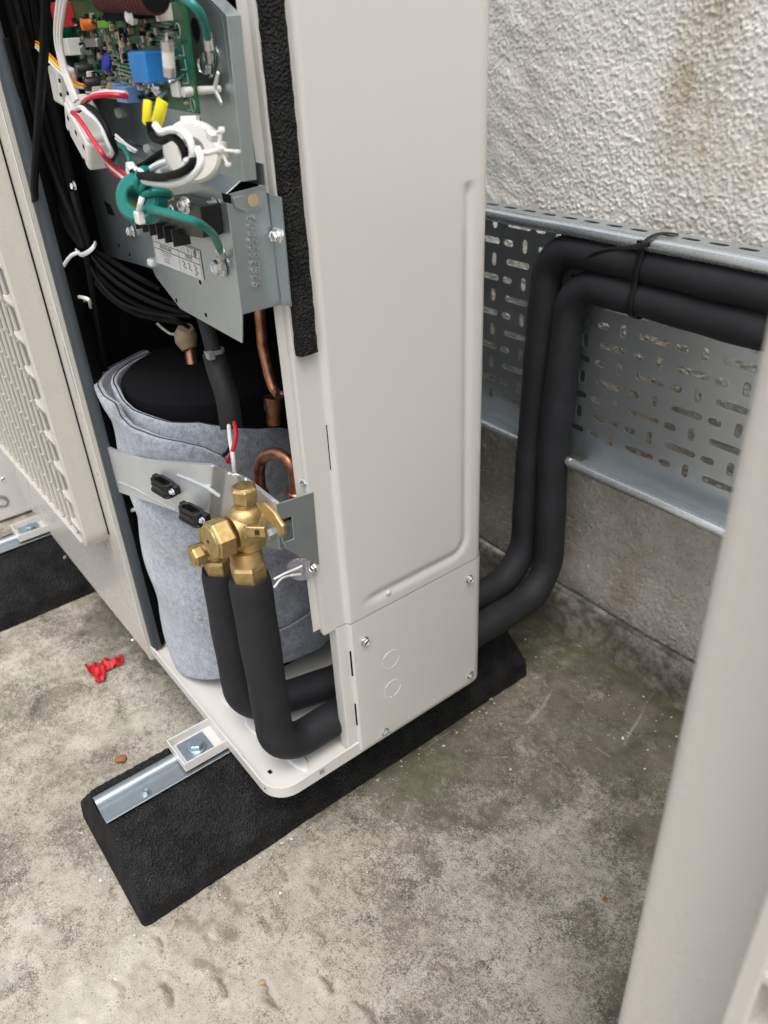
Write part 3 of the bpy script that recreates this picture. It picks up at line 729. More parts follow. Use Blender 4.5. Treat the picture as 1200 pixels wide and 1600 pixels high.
# --- front panel (plain sheet with a long slot near its edge) and hem
XE = -.853
sl_ = [[(-0.8544,0.2249,0.5401)][0], [(-0.8487,0.2249,0.4787)][0]]
zs0, zs1, xsl = min(sl_[0][2], sl_[1][2]), max(sl_[0][2], sl_[1][2]), -.8640
fp = MB().prism([(XW + .02, YP, .0975), (XE, YP, .0975), (XE, YP, ZTOP), (XW + .02, YP, ZTOP)], (0, .001, 0),
     [[(xsl - .0036, YP, zs0), (xsl + .0036, YP, zs0), (xsl + .0036, YP, zs1), (xsl - .0036, YP, zs1)]])
fp.span((XE - .0010, YP + .001, .0975), (XE, YP + .014, ZTOP)); fp.span((xsl - .010, YP + .0115, zs0 - .01), (xsl + .004, YP + .012, zs1 + .01))
fpo = fp.build('front_panel', 'paint_front_shade', U, smooth=0)
for p in [(-0.9230,0.2245,0.0887),(-1.2212,0.2245,0.0756),(-1.0689,0.2245,-0.0137),(-0.8444,0.2245,0.1063)][:3]: screw(p, (0, -1, 0), .0032, fpo)
# seam line and hem bead beside the opening
MB().span((XE - .0065, YP - .0012, .0975), (XE - .0015, YP - .0002, ZTOP)).build('hem', 'paint', fpo, bevel=.0005)

# --- projecting fan guard
XBZ, YBZ, ZBZ, ZBT = -.893, .1915, .2645, 1.00
cxb = (XBZ + XW + .02) / 2; wb = (XBZ - XW - .02) / 2; czb = (ZBZ + ZBT) / 2; hb = (ZBT - ZBZ) / 2
out2 = [(cxb + a, czb + b) for a, b in rrect(wb, hb, .030, 8)]
inn2 = [(cxb + a, czb + b) for a, b in rrect(wb - .0075, hb - .0075, .024, 8)]
m = MB(); n = len(out2)
V = [(x, YF - .0006, z) for x, z in out2] + [(x, YBZ + .002, z) for x, z in out2]
o3 = [(cxb + (x - cxb) * (1 - .0022 / wb), czb + (z - czb) * (1 - .0022 / hb)) for x, z in out2]
V += [(x, YBZ, z) for x, z in o3] + [(x, YBZ, z) for x, z in inn2] + [(x, YF - .008, z) for x, z in inn2]
m.add(V, [(k * n + i, k * n + (i + 1) % n, (k + 1) * n + (i + 1) % n, (k + 1) * n + i) for k in range(4) for i in range(n)])
fg = m.build('fan_guard', 'paint_front_shade', U, smooth=40)
MB().span((XBZ - .0004, YP - .0012, ZBZ + .02), (XBZ + .0030, YP - .0003, ZBT)).build('seam', 'matt', fg)
MB().prism([(x, YF - .004, z) for x, z in inn2], (0, .001, 0)).build('guard_backing', 'grey', fg)
# upright bars, one by one, with their moulded nubs; a row of cells runs down the outer column
barm = MB().span((-.0015, 0, -.5), (.0015, .018, .5)); bme = None
zt_, zb_ = ZBT - .0085, ZBZ + .0085
xb = XBZ - .0075 - .0440
first = True; xk = xb; nub = []
while xk > XW + .04:
    if first:
        bo = MB().span((-.0017, 0, -(zt_ - zb_) / 2), (.0017, .0042, (zt_ - zb_) / 2)).build('grille_bar', 'paint_front_shade', fg, bevel=.0012); bme = bo
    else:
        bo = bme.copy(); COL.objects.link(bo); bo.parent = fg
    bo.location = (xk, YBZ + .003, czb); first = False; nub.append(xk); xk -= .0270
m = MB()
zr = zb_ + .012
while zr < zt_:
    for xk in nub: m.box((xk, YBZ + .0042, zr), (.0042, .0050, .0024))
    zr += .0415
o = m.build('bar_nubs', 'paint_front_shade', fg, smooth=0); o['kind'] = 'stuff'
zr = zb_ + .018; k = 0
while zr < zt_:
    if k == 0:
        web = MB().prism([(-.0225, 0, -.0020), (.0225, 0, -.0020), (.0225, 0, .0080), (.0160, 0, .0030), (-.0160, 0, .0020), (-.0225, 0, .0060)], (0, .020, 0)).build('cell_web', 'paint_front_shade', fg, bevel=.0006); w0 = web
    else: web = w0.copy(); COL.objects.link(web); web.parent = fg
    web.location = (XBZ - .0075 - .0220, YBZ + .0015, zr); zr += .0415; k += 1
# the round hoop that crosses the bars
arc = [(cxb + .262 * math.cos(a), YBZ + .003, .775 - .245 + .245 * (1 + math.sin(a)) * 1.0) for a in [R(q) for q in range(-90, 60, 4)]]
MB().tube([(x, y, z) for x, y, z in arc], .0030, 8).build('guard_hoop', 'paint_front_shade', fg)

# --- side panel: stepped front edge, rounded rear corner, pressed bead
def side_plan(y):                      # plan profile (x, y) along an arc-length parameter: list
    pass
prof = [(XS - .0125, .3125), (XS - .0065, .3120), (XS - .0052, .3128), (XS - .0050, .3345), (XS - .0042, .3368), (XS - .0038, .3380), (XS - .0008, .3400), (XS, .3425)]
ysd = list(np.arange(.3440, .5160, .0016)); prof += [(XS, y) for y in ysd]
for k in range(1, 9): a = R(90 * k / 8); prof.append((XS - .014 + .014 * math.cos(a), .516 + .014 * math.sin(a)))
prof += [(XS - .02, .530), (XS - .05, .530), (-.70, .530)]
zz = np.concatenate([np.arange(.2960, .72, .0024), np.arange(.72, ZTOP, .01), [ZTOP]])
YBD, ZBD, RBD = .5135 - .012, .3165, .020   # bead: upright leg, level leg, corner radius
def bead(y, z):
    # distance to an L-shaped centre line with a rounded corner; y runs to the wall
    cy, cz = YBD - RBD, ZBD + RBD
    if y > cy and z < cz: d = abs(math.hypot(y - cy, z - cz) - RBD)
    elif z >= cz: d = abs(y - YBD)
    else: d = abs(z - ZBD)
    if z > .70: d = 9
    e = min(1, max(0, (y - .356) / .022)); top = min(1, max(0, (.705 - z) / .012))
    h = math.exp(-(d / .0052) ** 2)
    return -.0024 * h * e * top
slz = sorted([[(-0.5316,0.3310,0.5222)][0][2], [(-0.5316,0.3326,0.4776)][0][2]])
m = MB(); nz = len(zz); V = []
for (x, y) in prof:
    for z in zz:
        dx = bead(y, z) if .344 < y < .516 and x == XS else 0
        zl = z
        V.append((x + dx, y, zl))
F = []
isl = [4]
for i in range(len(prof) - 1):
    for k in range(nz - 1):
        if i in isl and slz[0] < zz[k] < slz[1]: continue
        F.append((i * nz + k, (i + 1) * nz + k, (i + 1) * nz + k + 1, i * nz + k + 1))
sp = m.add(V, F).build('side_panel', 'paint', U, solid=.0010, smooth=50)
MB().span((XS - .012, .330, slz[0] - .01), (XS - .0105, .350, slz[1] + .01)).build('slot_backing', 'matt', sp)
MB().span((XS - .013, .3040, .30), (XS - .0125, .3128, ZTOP)).build('panel_hem', 'paint', sp)
for p in [(-0.5346,0.3917,0.3127)]: MB().lathe([(.0032, 0), (.0030, .0012), (.0018, .0020)], Vector(p) + Vector((.0028, 0, 0)), (1, 0, 0), 16).build('pressed_dot', 'paint', sp)
# foam strip stuck along the stepped edge
zf = [(-0.5316,0.3227,0.5935)][0][2]
m = MB(); rr_ = random.Random(5); V = []; F = []
zc = np.arange(zf, ZTOP, .006); fprof = [(-.0050, .3142), (.0010, .3150), (.0022, .3165), (.0022, .3310), (.0008, .3328), (-.0050, .3332)]
for z in zc:
    for a, b in fprof: V.append((XS + a + rr_.uniform(-.0003, .0003), b + rr_.uniform(-.0004, .0004), z))
for i in range(len(zc) - 1):
    for k in range(6): F.append((i * 6 + k, i * 6 + (k + 1) % 6, (i + 1) * 6 + (k + 1) % 6, (i + 1) * 6 + k))
F.append((0, 1, 2, 3, 4, 5)); m.add(V, F).build('foam_strip', 'rubber', sp)

# --- lower service cover
XC = XS + .0022
cprof = [(XC - .020, .3262), (XC - .0065, .3258), (XC - .0055, .3268), (XC - .0052, .3350), (XC - .0040, .3385), (XC - .0006, .3398), (XC, .3412)]
cprof += [(XC, y) for y in np.arange(.352, .514, .012)]
for k in range(9): a = R(90 * k / 8); cprof.append((XC - .0155 + .0155 * math.cos(a), .5150 + .0155 * math.sin(a)))
cprof += [(XC - .09, .5305)]
m = MB(); V = []; F = []
for x, y in cprof:
    zlo, zhi = .1115, .2990
    V += [(x, y, zlo), (x, y, zlo + .004), (x, y, .20), (x, y, zhi)]
for i in range(len(cprof) - 1):
    for k in range(3): F.append((i * 4 + k, (i + 1) * 4 + k, (i + 1) * 4 + k + 1, i * 4 + k + 1))
sc = m.add(V, F).build('service_cover', 'paint', U, solid=.0012, smooth=50)
for p in [(-0.5294,0.3550,0.2692),(-0.5294,0.5050,0.2761),(-0.5294,0.3736,0.1196),(-0.5294,0.5091,0.1250)]: screw(Vector(p) + Vector((.0004, 0, 0)), (1, 0, 0), .0042, sc)
for p in [(-0.5294,0.3878,0.2234),(-0.5294,0.3882,0.1796)]:
    c = Vector(p); m = MB(); rr = .0118
    for a0, a1 in ((8, 150), (163, 262), (275, 352)):
        pts = [c + Vector((.0006, rr * math.cos(R(a)), rr * math.sin(R(a)))) for a in np.linspace(a0, a1, 22)]
        m.tube(pts, .00042, 6)
    m.build('knockout', 'white', sc)
for za, zb in (([(-0.5294,0.3311,0.2628)][0][2], [(-0.5294,0.3314,0.2282)][0][2]), ([(-0.5294,0.3303,0.1861)][0][2], [(-0.5294,0.3302,0.1534)][0][2])):
    MB().span((XC - .0030, .3373, min(za, zb)), (XC - .0016, .3386, max(za, zb))).build('cover_slot', 'matt', sc)

# --- shell behind: rear panel, top, partition, coil
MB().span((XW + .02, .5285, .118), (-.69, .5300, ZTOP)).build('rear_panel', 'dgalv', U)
MB().span((XW, YF - .004, ZTOP), (XS + .004, YB, ZTOP + .012)).build('top_panel', 'paint', U, bevel=.003)
MB().span((XW, YF + .002, .12), (XW + .0015, YB - .004, ZTOP)).build('end_panel', 'paint', U)
pl_ = MB().strip([(XE + .0012, .2262, 0), (XE + .0080, .2265, 0), (XE + .0110, .230, 0), (XE + .0112, .236, 0)], (0, 0, .88))
for k in range(len(pl_.v)): x, y, z = pl_.v[k]; pl_.v[k] = (x, y, z + .122)
pl_.build('partition_flange', 'dgalv', U, solid=.001, smooth=30)
MB().strip([(XE + .0095, .237, .122), (XE - .002, .248, .122), (-.885, .262, .122), (-.935, .33, .122), (-.935, .527, .122)], (0, 0, .88)).build('partition_lining', 'matt', U, solid=.003, smooth=30)
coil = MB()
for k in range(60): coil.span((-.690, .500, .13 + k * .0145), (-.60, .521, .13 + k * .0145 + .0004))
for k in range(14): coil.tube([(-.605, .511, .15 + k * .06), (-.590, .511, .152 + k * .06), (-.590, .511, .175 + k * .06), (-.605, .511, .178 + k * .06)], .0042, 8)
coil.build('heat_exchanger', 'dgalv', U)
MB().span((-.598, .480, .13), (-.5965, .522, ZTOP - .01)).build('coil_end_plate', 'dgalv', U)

# ================================================================== INSIDE THE UNIT
CX, CY = -.790, .352
ub, nb, up = Vector((-.9964, .0847, 0)), Vector((-.0847, -.9964, 0)), Vector((0, 0, 1))
def V_(l): return [Vector(q) for q in l]

# --- compressor in its felt jacket
comp = MB().lathe([(.094, .150), (.096, .478), (.0985, .491), (.0985, .4985), (.093, .5040), (.060, .5080), (.02, .5100), (.001, .5102)], (CX, CY, 0), (0, 0, 1), 64).build('compressor', 'matt', U)
MB().lathe([(.085, .1155), (.085, .15)], (CX, CY, 0), (0, 0, 1), 32).build('compressor_foot', 'matt', comp)
def jacket(name, r0, top, bot, a0, a1, wob, seed, na=110, nz=46, thick=.0065, flare=None, seam=True):
    """felt layer: top/bot are lists of (angle, z) the edges follow"""
    ta, tz = zip(*sorted(top)); ba, bz = zip(*sorted(bot)); V = []; F = []
    AA, TT = np.meshgrid(a0 + (a1 - a0) * np.arange(na + 1) / na, np.arange(nz + 1) / nz, indexing='ij')
    WB = (fbm(AA * 1.7 + seed, TT * 3.2, 1.6, 3, seed) - .5) * 2 * wob
    for i in range(na + 1):
        a = a0 + (a1 - a0) * i / na; zt, zb = np.interp(a, ta, tz), np.interp(a, ba, bz)
        for k in range(nz + 1):
            t = k / nz; z = zb + (zt - zb) * t
            rr = r0 + float(WB[i, k])
            rr += .0018 * math.sin(z * 55 + a * 3 + seed)
            if flare: rr += flare(a, z)
            V.append((CX + rr * math.cos(a), CY + rr * math.sin(a), z))
    for i in range(na):
        for k in range(nz):
            p = i * (nz + 1) + k; F.append((p, p + nz + 1, p + nz + 2, p + 1))
    o = MB().add(V, F).build(name, 'felt', comp, solid=thick, smooth=180)
    q = o.modifiers.new('soft', 'BEVEL'); q.width = .0014; q.segments = 2; q.limit_method = 'ANGLE'; q.angle_limit = R(50)
    if not seam: return o
    edge = [Vector(V[i * (nz + 1) + nz]) + Vector((0, 0, .0003)) for i in range(na + 1)]
    MB().tube(edge, .0007, 6).build('seam_line', 'ink', comp)
    return o
def az(l):
    out = []
    for x, y, z in l: out.append((math.atan2(y - CY, x - CX), z))
    return out
inner_top = az([(-0.8002,0.2465,0.5082),(-0.7897,0.2460,0.4970),(-0.7707,0.2478,0.4894),(-0.7468,0.2552,0.4862),(-0.7248,0.2685,0.4858),(-0.7041,0.2899,0.4822),(-0.6908,0.3146,0.4743),(-0.6843,0.3438,0.4661),(-0.6865,0.3750,0.4533),(-0.6985,0.4054,0.4373)])
inner_top = [(a, z + .0022 * math.sin(a * 9)) for a, z in inner_top]
inner_top = [(-math.pi, .498)] + inner_top + [(.9, .470)]
jacket('felt_jacket', .1045, inner_top, [(-3.2, .15), (1, .15)], -3.1, .9, .0015, 3)
outer_top = az([(-0.7717,0.2324,0.4997),(-0.7695,0.2327,0.4873),(-0.7586,0.2351,0.4778),(-0.7394,0.2421,0.4735),(-0.7208,0.2528,0.4700),(-0.7027,0.2682,0.4662),(-0.6898,0.2841,0.4588),(-0.6818,0.2978,0.4481),(-0.6779,0.3063,0.4360),(-0.6762,0.3110,0.4196)])
outer_bot = az([(-0.8230,0.2376,0.1445),(-0.8226,0.2407,0.1161),(-0.7885,0.2400,0.1199),(-0.7583,0.2446,0.1263),(-0.7281,0.2586,0.1348),(-0.7106,0.2730,0.1417),(-0.6915,0.2988,0.1438),(-0.6803,0.3292,0.1437)])
aend = max(a for a, z in outer_top)
jacket('felt_flap', .1132, [(-3.1, outer_top[0][1])] + outer_top, [(-3.1, .155)] + outer_bot, -2.9, aend, .0022, 17, thick=.0088, flare=lambda a, z: min(1, max(0, (z - .470) / .02)) * (.0062 + .0025 * math.sin(a * 5)))
right_bot = az([(-0.7153,0.2633,0.1487),(-0.6875,0.2977,0.1515),(-0.6766,0.3277,0.1494),(-0.6740,0.3543,0.1479),(-0.6793,0.3865,0.1427),(-0.6862,0.4039,0.1476)])
jacket('felt_flap', .1130, [(-1.6, .40), (1., .40)], [(-1.6, .14)] + right_bot + [(1, .2)], aend - .05, .75, .0030, 29, flare=lambda a, z: -.016 * max(0, (z - .33) / .07), seam=False)
jacket('felt_fold', .1205, [(-1., .20), (1., .225)], [(-1.0, right_bot[2][1] + .008)] + [(a, z + .004) for a, z in right_bot[2:]] + [(.9, .2)], -.62, .55, .004, 41, 60, 10, .005)
# tinned studs and lead-outs on the cap
def cyl(name, a, b, r, mat, parent, seg=14, bevel=0.): return MB().tube([a, b], r, seg).build(name, mat, parent, bevel=bevel)
pa, pb = V_([(-0.8081,0.3400,0.5285),(-0.7904,0.3300,0.4895)])
MB().tube(dens([pa, pb], .006), .0068, 16).lathe([(.0088, 0), (.0092, .006), (.0075, .011)], pb - Vector((0, 0, .006)), pa - pb, 16).build('copper_pipe', 'copper', U)
blob = MB().tube(V_([(-0.7990,0.3350,0.5495),(-0.8022,0.3350,0.5416),(-0.8037,0.3350,0.5339),(-0.7991,0.3350,0.5255)]), [.0085, .0125, .0125, .0085], 12).build('taped_sensor', 'tan', U, smooth=60)
wire('sensor_lead', [(-0.8107,0.3300,0.5422),(-0.8296,0.3300,0.5361),(-0.8513,0.3300,0.5368),(-0.8656,0.3300,0.5395)], .0016, 'white', blob)
slv = MB().tube(spline([(-0.6914,0.3100,0.5938),(-0.6823,0.3080,0.5789),(-0.6741,0.3060,0.5612),(-0.6648,0.3040,0.5431),(-0.6540,0.3020,0.5293),(-0.6477,0.3000,0.5133),(-0.6447,0.2980,0.4947)], 6), [.0075] * 12 + [.0112] * 25, 12, squash=((.90, -.43, 0), .45)).build('cable_sleeve', 'sleeve', U)
tb = V_([(-0.6731,0.3065,0.5633)])[0]
MB().lathe([(.0092, -.002), (.0092, .002)], tb, (.15, 0, -1), 20, caps=False).box(tb + Vector((.007, -.008, 0)), (.007, .005, .006)).build('tie_band', 'grey', slv, solid=.0012)
wire('lead_wire', [(-0.6451,0.2960,0.5020),(-0.6305,0.2880,0.4896),(-0.6176,0.2820,0.4795),(-0.6161,0.2800,0.4602)], .0021, 'wwire', U)
wire('lead_wire', [(-0.6367,0.2980,0.5043),(-0.6242,0.2920,0.4972),(-0.6211,0.2840,0.4843),(-0.6278,0.2800,0.4715)], .0021, 'red', U)
wire('lead_wire', [(-0.6538,0.3000,0.4768),(-0.6444,0.2900,0.4733),(-0.6454,0.2850,0.4698)], .0018, 'cable', U)
# copper risers on the right, and dark accumulators behind
m = MB(); m.tube(fillet([(-0.6442,0.3450,0.6094),(-0.6483,0.3450,0.5653),(-0.6431,0.3450,0.5376),(-0.6370,0.3450,0.5229),(-0.6267,0.3450,0.5214)], .012, 5), .0052, 14)
m.build('copper_pipe', 'copper', U)
MB().lathe([(.0075, 0), (.0080, .014), (.0095, .016), (.0095, .030)], [(-0.6741,0.3600,0.4694)][0], (0, .1, 1), 16).build('pipe_socket', 'copper', U)
MB().lathe([(.004, 0), (.030, .006), (.032, .020), (.032, .16), (.028, .172), (.006, .18)], (-.640, .44, .44), (0, 0, 1), 32).build('accumulator', 'black', U)
MB().lathe([(.02, 0), (.021, .07), (.012, .078)], (-.575, .400, .475), (0, 0, 1), 24).build('expansion_valve', 'black', U)
cyl('valve_stem', *V_([(-0.6225,0.3450,0.5247),(-0.5956,0.3450,0.5343)]), .0022, 'steel', U)
wire('loose_tube', [(-1.2771,0.4000,0.4003),(-1.2232,0.4000,0.4450),(-1.1451,0.4000,0.4727),(-1.0841,0.4000,0.4881)], .0016, 'cable', U)

# --- U-bend, elbow and collars beside the service valves
ub_pts = [(-0.6099,0.3000,0.4151),(-0.6064,0.3000,0.4387),(-0.6040,0.3000,0.4624),(-0.5957,0.3020,0.4801),(-0.5749,0.3050,0.4924),(-0.5574,0.3080,0.4889),(-0.5551,0.3100,0.4732),(-0.5595,0.3100,0.4341)]
cu = MB().tube(spline(ub_pts, 6), .0055, 16).build('copper_bend', 'copper', U)
for p in [(-0.6046,0.3000,0.4409),(-0.5565,0.3100,0.4550)]: MB().lathe([(.0055, -.001), (.0068, 0), (.0068, .013), (.0055, .0145)], Vector(p) - Vector((0, 0, .012)), (0, 0, 1), 18).build('collar', 'copper', cu)
wire('copper_pipe', [(-0.5958,0.3250,0.4332),(-0.5732,0.3220,0.4421),(-0.5487,0.3180,0.4579),(-0.5542,0.3300,0.4563)], .0052, 'copper', U)
wire('copper_pipe', [(-0.5748,0.3180,0.3770),(-0.5541,0.3120,0.3768),(-0.5472,0.3120,0.3774),(-0.5478,0.3200,0.3855)], .0048, 'copper', U)
wire('copper_pipe', [(-0.5834,0.3000,0.4141),(-0.5836,0.3100,0.4171),(-0.5979,0.3300,0.4034)], .0040, 'copper', U)

# --- valve bracket: one bent galvanised strip and its end plate
tops = [(-0.8572,0.2335,0.4250),(-0.8390,0.2335,0.4228),(-0.7306,0.2345,0.4500),(-0.6148,0.2400,0.4893),(-0.5846,0.2440,0.4979),(-0.5879,0.2520,0.4904),(-0.5934,0.2610,0.4808),(-0.5862,0.2690,0.4774),(-0.5849,0.2770,0.4695),(-0.5364,0.2785,0.4659)]
bots = [(-0.8603,0.2335,0.3612),(-0.8425,0.2335,0.3644),(-0.7455,0.2345,0.3940),(-0.6660,0.2400,0.4129),(-0.6249,0.2440,0.4207),(-0.6247,0.2520,0.4122),(-0.6262,0.2610,0.4031),(-0.6136,0.2690,0.3981),(-0.6033,0.2770,0.3943),(-0.5411,0.2785,0.4156)]
tops, bots = spline(tops, 5), spline(bots, 5)
m = MB(); n = len(tops); V = []
for a, b in zip(tops, bots):
    a, b = Vector(a), Vector(b)
    V += [a + Vector((0, .003, .0005)), a, a.lerp(b, .5), b, b + Vector((0, .003, -.0005))]
F = [(5 * i + k, 5 * i + 5 + k, 5 * i + 6 + k, 5 * i + 1 + k) for i in range(n - 1) for k in range(4)]
br = m.add(V, F).build('valve_bracket', 'strap', U, solid=.0014, smooth=75)
MB().prism([(-0.5350,0.2778,0.4668),(-0.5350,0.3166,0.4640),(-0.5350,0.3155,0.4290),(-0.5350,0.3143,0.3844),(-0.5350,0.3017,0.3956),(-0.5350,0.2812,0.4175),(-0.5350,0.2783,0.4272)], (-.0014, 0, 0), [[(-0.5350,0.2807,0.4496),(-0.5350,0.2913,0.4484),(-0.5350,0.2904,0.4246),(-0.5350,0.2801,0.4251)]]).build('end_plate', 'sheet', br, bevel=.0005, smooth=0)
for s, r in (('279,742,.2368 300,751,.2382 325,762,.2410 343,774,.2480', .0019), ):
    MB().tube(dens([(-0.6510,0.2388,0.4636),(-0.6235,0.2402,0.4683),(-0.5957,0.2430,0.4715),(-0.5898,0.2500,0.4625)], .006), .0021, 10).build('pressed_rib', 'strap', br)
MB().tube(dens([(-0.8300,0.2335,0.3828),(-0.7718,0.2340,0.3973),(-0.7235,0.2365,0.4046),(-0.6782,0.2392,0.4114)], .006), .0020, 10).build('pressed_rib', 'strap', br)
for p in [(-0.5418,0.3160,0.4737),(-0.5358,0.3110,0.3833)]: screw(Vector(p) + Vector((0, -.002, 0)), (.25, -1, 0), .0042, br)
def clamp(p, rz):
    p = Vector(p); o3 = rrect(.0150, .0068, .0062); i3 = rrect(.0115, .0038, .0036); c, s = math.cos(rz), math.sin(rz)
    T = lambda q, z: (p.x + q[0] * c - q[1] * s, p.y + q[0] * s + q[1] * c, p.z + z)
    o = MB().prism([T(q, -.0060) for q in o3], (0, 0, .0120), [[T(q, -.0060) for q in i3]])
    o.prism([T(q, -.0072) for q in rrect(.0162, .0078, .006)], (0, 0, .0022), [[T(q, -.0072) for q in i3]])
    b = o.build('cable_clamp', 'black', br, bevel=.0006, smooth=40)
    for sx, l in ((.0175, .008), (-.0165, .006)):
        q = T((sx, .003), .001); MB().box(q, (l, .006, .009), Matrix.Rotation(rz, 3, 'Z')).build('clamp_lug', 'black', b, bevel=.0008)
    MB().span((-.009, -.0006, -.001), (.009, .0006, .001)).build('clamp_mark', 'black', b); b.children[-1].location = T((0, -.0072), .002); b.children[-1].rotation_euler.z = rz
    screw(T((.0180, -.001), .0005), Vector((.25, -1, .1)), .0028, b)
clamp([(-0.6734,0.2295,0.4458)][0], R(8)); clamp([(-0.6163,0.2310,0.4390)][0], R(10))

# --- brass service valves
xa, ya = -.5600, .2525
gv = MB()
gv.lathe([(.0146, .421), (.0146, .428), (.0150, .430), (.0154, .436), (.0160, .446), (.0148, .456), (.0118, .4600), (.0085, .4615), (.0085, .466)], (xa, ya + .006, 0), (0, 0, 1), 32)
gv.lathe([(.0165, -.0140), (.0180, -.004), (.0180, .010), (.0160, .018), (.0100, .024), (.0098, .034)], (xa, ya + .004, .4400), (0, 1, 0), 32)
vb = gv.build('gas_valve', 'brass', U, smooth=35)
th = MB()
pr = []
for k in range(9): pr += [(.0134, .4045 + k * .0019), (.0152, .4054 + k * .0019)]
th.lathe(pr, (xa, ya, 0), (0, 0, 1), 32).build('thread', 'brass', vb, smooth=20)
MB().hexnut((xa, ya, .3795), (0, 0, 1), .0174, .0250, .25).lathe([(.0150, -.0018), (.0165, .0004)], (xa, ya, .3795), (0, 0, 1), 32).build('flare_nut', 'brass', vb, bevel=.0010, smooth=25)
MB().hexnut((xa, ya + .0085, .4660), (0, 0, 1), .0124, .0150, .1).lathe([(.0098, 0), (.0092, .0010), (.0020, .0013), (.0002, .0013)], (xa, ya + .0085, .4808), (0, 0, 1), 24).build('valve_cap', 'brass', vb, bevel=.0008, smooth=25)
MB().hexnut((xa, .2400, .4400), (0, -1, 0), .0188, .0185, .3).lathe([(.0160, 0), (.0158, .0012), (.0145, .0020)], (xa, .2217, .4400), (0, -1, 0), 28).build('valve_cap', 'brass', vb, bevel=.0010, smooth=25)
MB().lathe([(.0018, 0), (.0018, .0006)], (xa - .001, .2197, .4405), (0, -1, 0), 6).build('cap_dimple', 'ink', vb)
# fixing ear with its bolt, and the raised tag with a square mark
MB().prism([(-0.5450,0.2620,0.4695),(-0.5287,0.2620,0.4781),(-0.5127,0.2620,0.4745),(-0.5011,0.2620,0.4666),(-0.4997,0.2620,0.4589),(-0.5073,0.2620,0.4525),(-0.5160,0.2620,0.4555),(-0.5281,0.2620,0.4628)], (0, .0045, 0)).build('fixing_ear', 'brass', vb, bevel=.0014, seg=3, smooth=50)
pbolt = Vector([(-0.5213,0.2620,0.4509)][0])
MB().hexnut(pbolt + Vector((0, .001, 0)), (0, -1, 0), .0060, .0065, .2).lathe([(.0075, 0), (.0075, .001)], pbolt + Vector((0, .0015, 0)), (0, -1, 0), 20).build('bolt', 'nick', vb, smooth=25)
fx = Vector((.707, -.707, 0)); fy = Vector((.707, .707, 0))
tc = Vector([(-0.5119,0.2440,0.4654)][0]); tg = MB().box(tc, (.0165, .006, .0100), ax=(fy, fx, up)).build('raised_tag', 'brass', vb, bevel=.0010)
MB().box(tc + fx * .0030 + fy * .0012, (.0040, .0008, .0048), ax=(fy, fx, up)).build('square_mark', 'ink', vb)
for k, q in enumerate([(-0.5194,0.2380,0.4663),(-0.5202,0.2380,0.4595)]): MB().tube([Vector(q) + Vector((.0020 * math.cos(a), -.0004, .0026 * math.sin(a))) for a in np.linspace(.5, 5.4, 12)], .0006, 6).build('cast_mark', 'brass', vb)
xb2, yb2 = -.6280, .2520
lv = MB().lathe([(.0105, .374), (.0108, .384), (.0098, .386), (.0098, .396), (.0135, .399), (.0135, .420), (.009, .424)], (xb2, yb2, 0), (0, 0, 1), 28)
lv.lathe([(.0088, 0), (.0088, .022)], (xb2, yb2 - .004, .3880), (-.05, -1, 0), 24)
lb = lv.build('liquid_valve', 'brass', U, smooth=35)
MB().hexnut((xb2, yb2, .3520), (0, 0, 1), .0158, .0230, .35).lathe([(.0140, -.0016), (.015, .0004)], (xb2, yb2, .3520), (0, 0, 1), 28).build('flare_nut', 'brass', lb, bevel=.0010, smooth=25)
sc_ = Vector([(-0.6159,0.2340,0.3918)][0])
pr = []
for k in range(4): pr += [(.0078, -.012 + k * .0024), (.0086, -.0108 + k * .0024)]
MB().lathe(pr, sc_ + Vector((0, .004, 0)), (-.05, -1, 0), 24).build('thread', 'brass', lb, smooth=20)
MB().hexnut(sc_, (-.05, -1, 0), .0106, .0115, .5).lathe([(.0088, 0), (.0082, .0012), (.006, .0018)], sc_ + Vector((-.0005, -.0112, 0)), (-.05, -1, 0), 24).build('valve_cap', 'brass', lb, bevel=.0008, smooth=25)
screw([(-0.5695,0.2430,0.4124)][0], (.3, -1, .4), .0030, lb)
# strings and clear washers that close the jacket
for s in ('428,905,.262 445,895,.272 462,889,.285 472,884,.29', '428,918,.262 440,903,.272 455,899,.285 468,897,.29'):
    wire('jacket_string', [(-0.5298,0.2620,0.3958),(-0.5264,0.2720,0.3992),(-0.5289,0.2850,0.3966),(-0.5251,0.2900,0.3999)] if s.startswith('428,905') else [(-0.5324,0.2620,0.3848),(-0.5342,0.2720,0.3891),(-0.5393,0.2850,0.3836),(-0.5295,0.2900,0.3880)], .0011, 'wwire', comp)
def washer(p, r, ax):
    MB().lathe([(r * .3, 0), (r * .9, 0), (r, .0006), (r * .9, .0016), (r * .3, .0016)], p, ax, 28, caps=False).build('clear_washer', 'clear', comp)
    MB().lathe([(.0036, 0), (.0036, .003), (.002, .004)], p, ax, 14).build('washer_peg', 'grey', comp)
washer([(-0.6508,0.2350,0.3635)][0], .0125, (-.3, -1, 0)); washer([(-0.6617,0.2350,0.2838)][0], .0120, (-.3, -1, 0)); washer([(-0.5465,0.3000,0.3798)][0], .0135, (.8, -.6, 0))

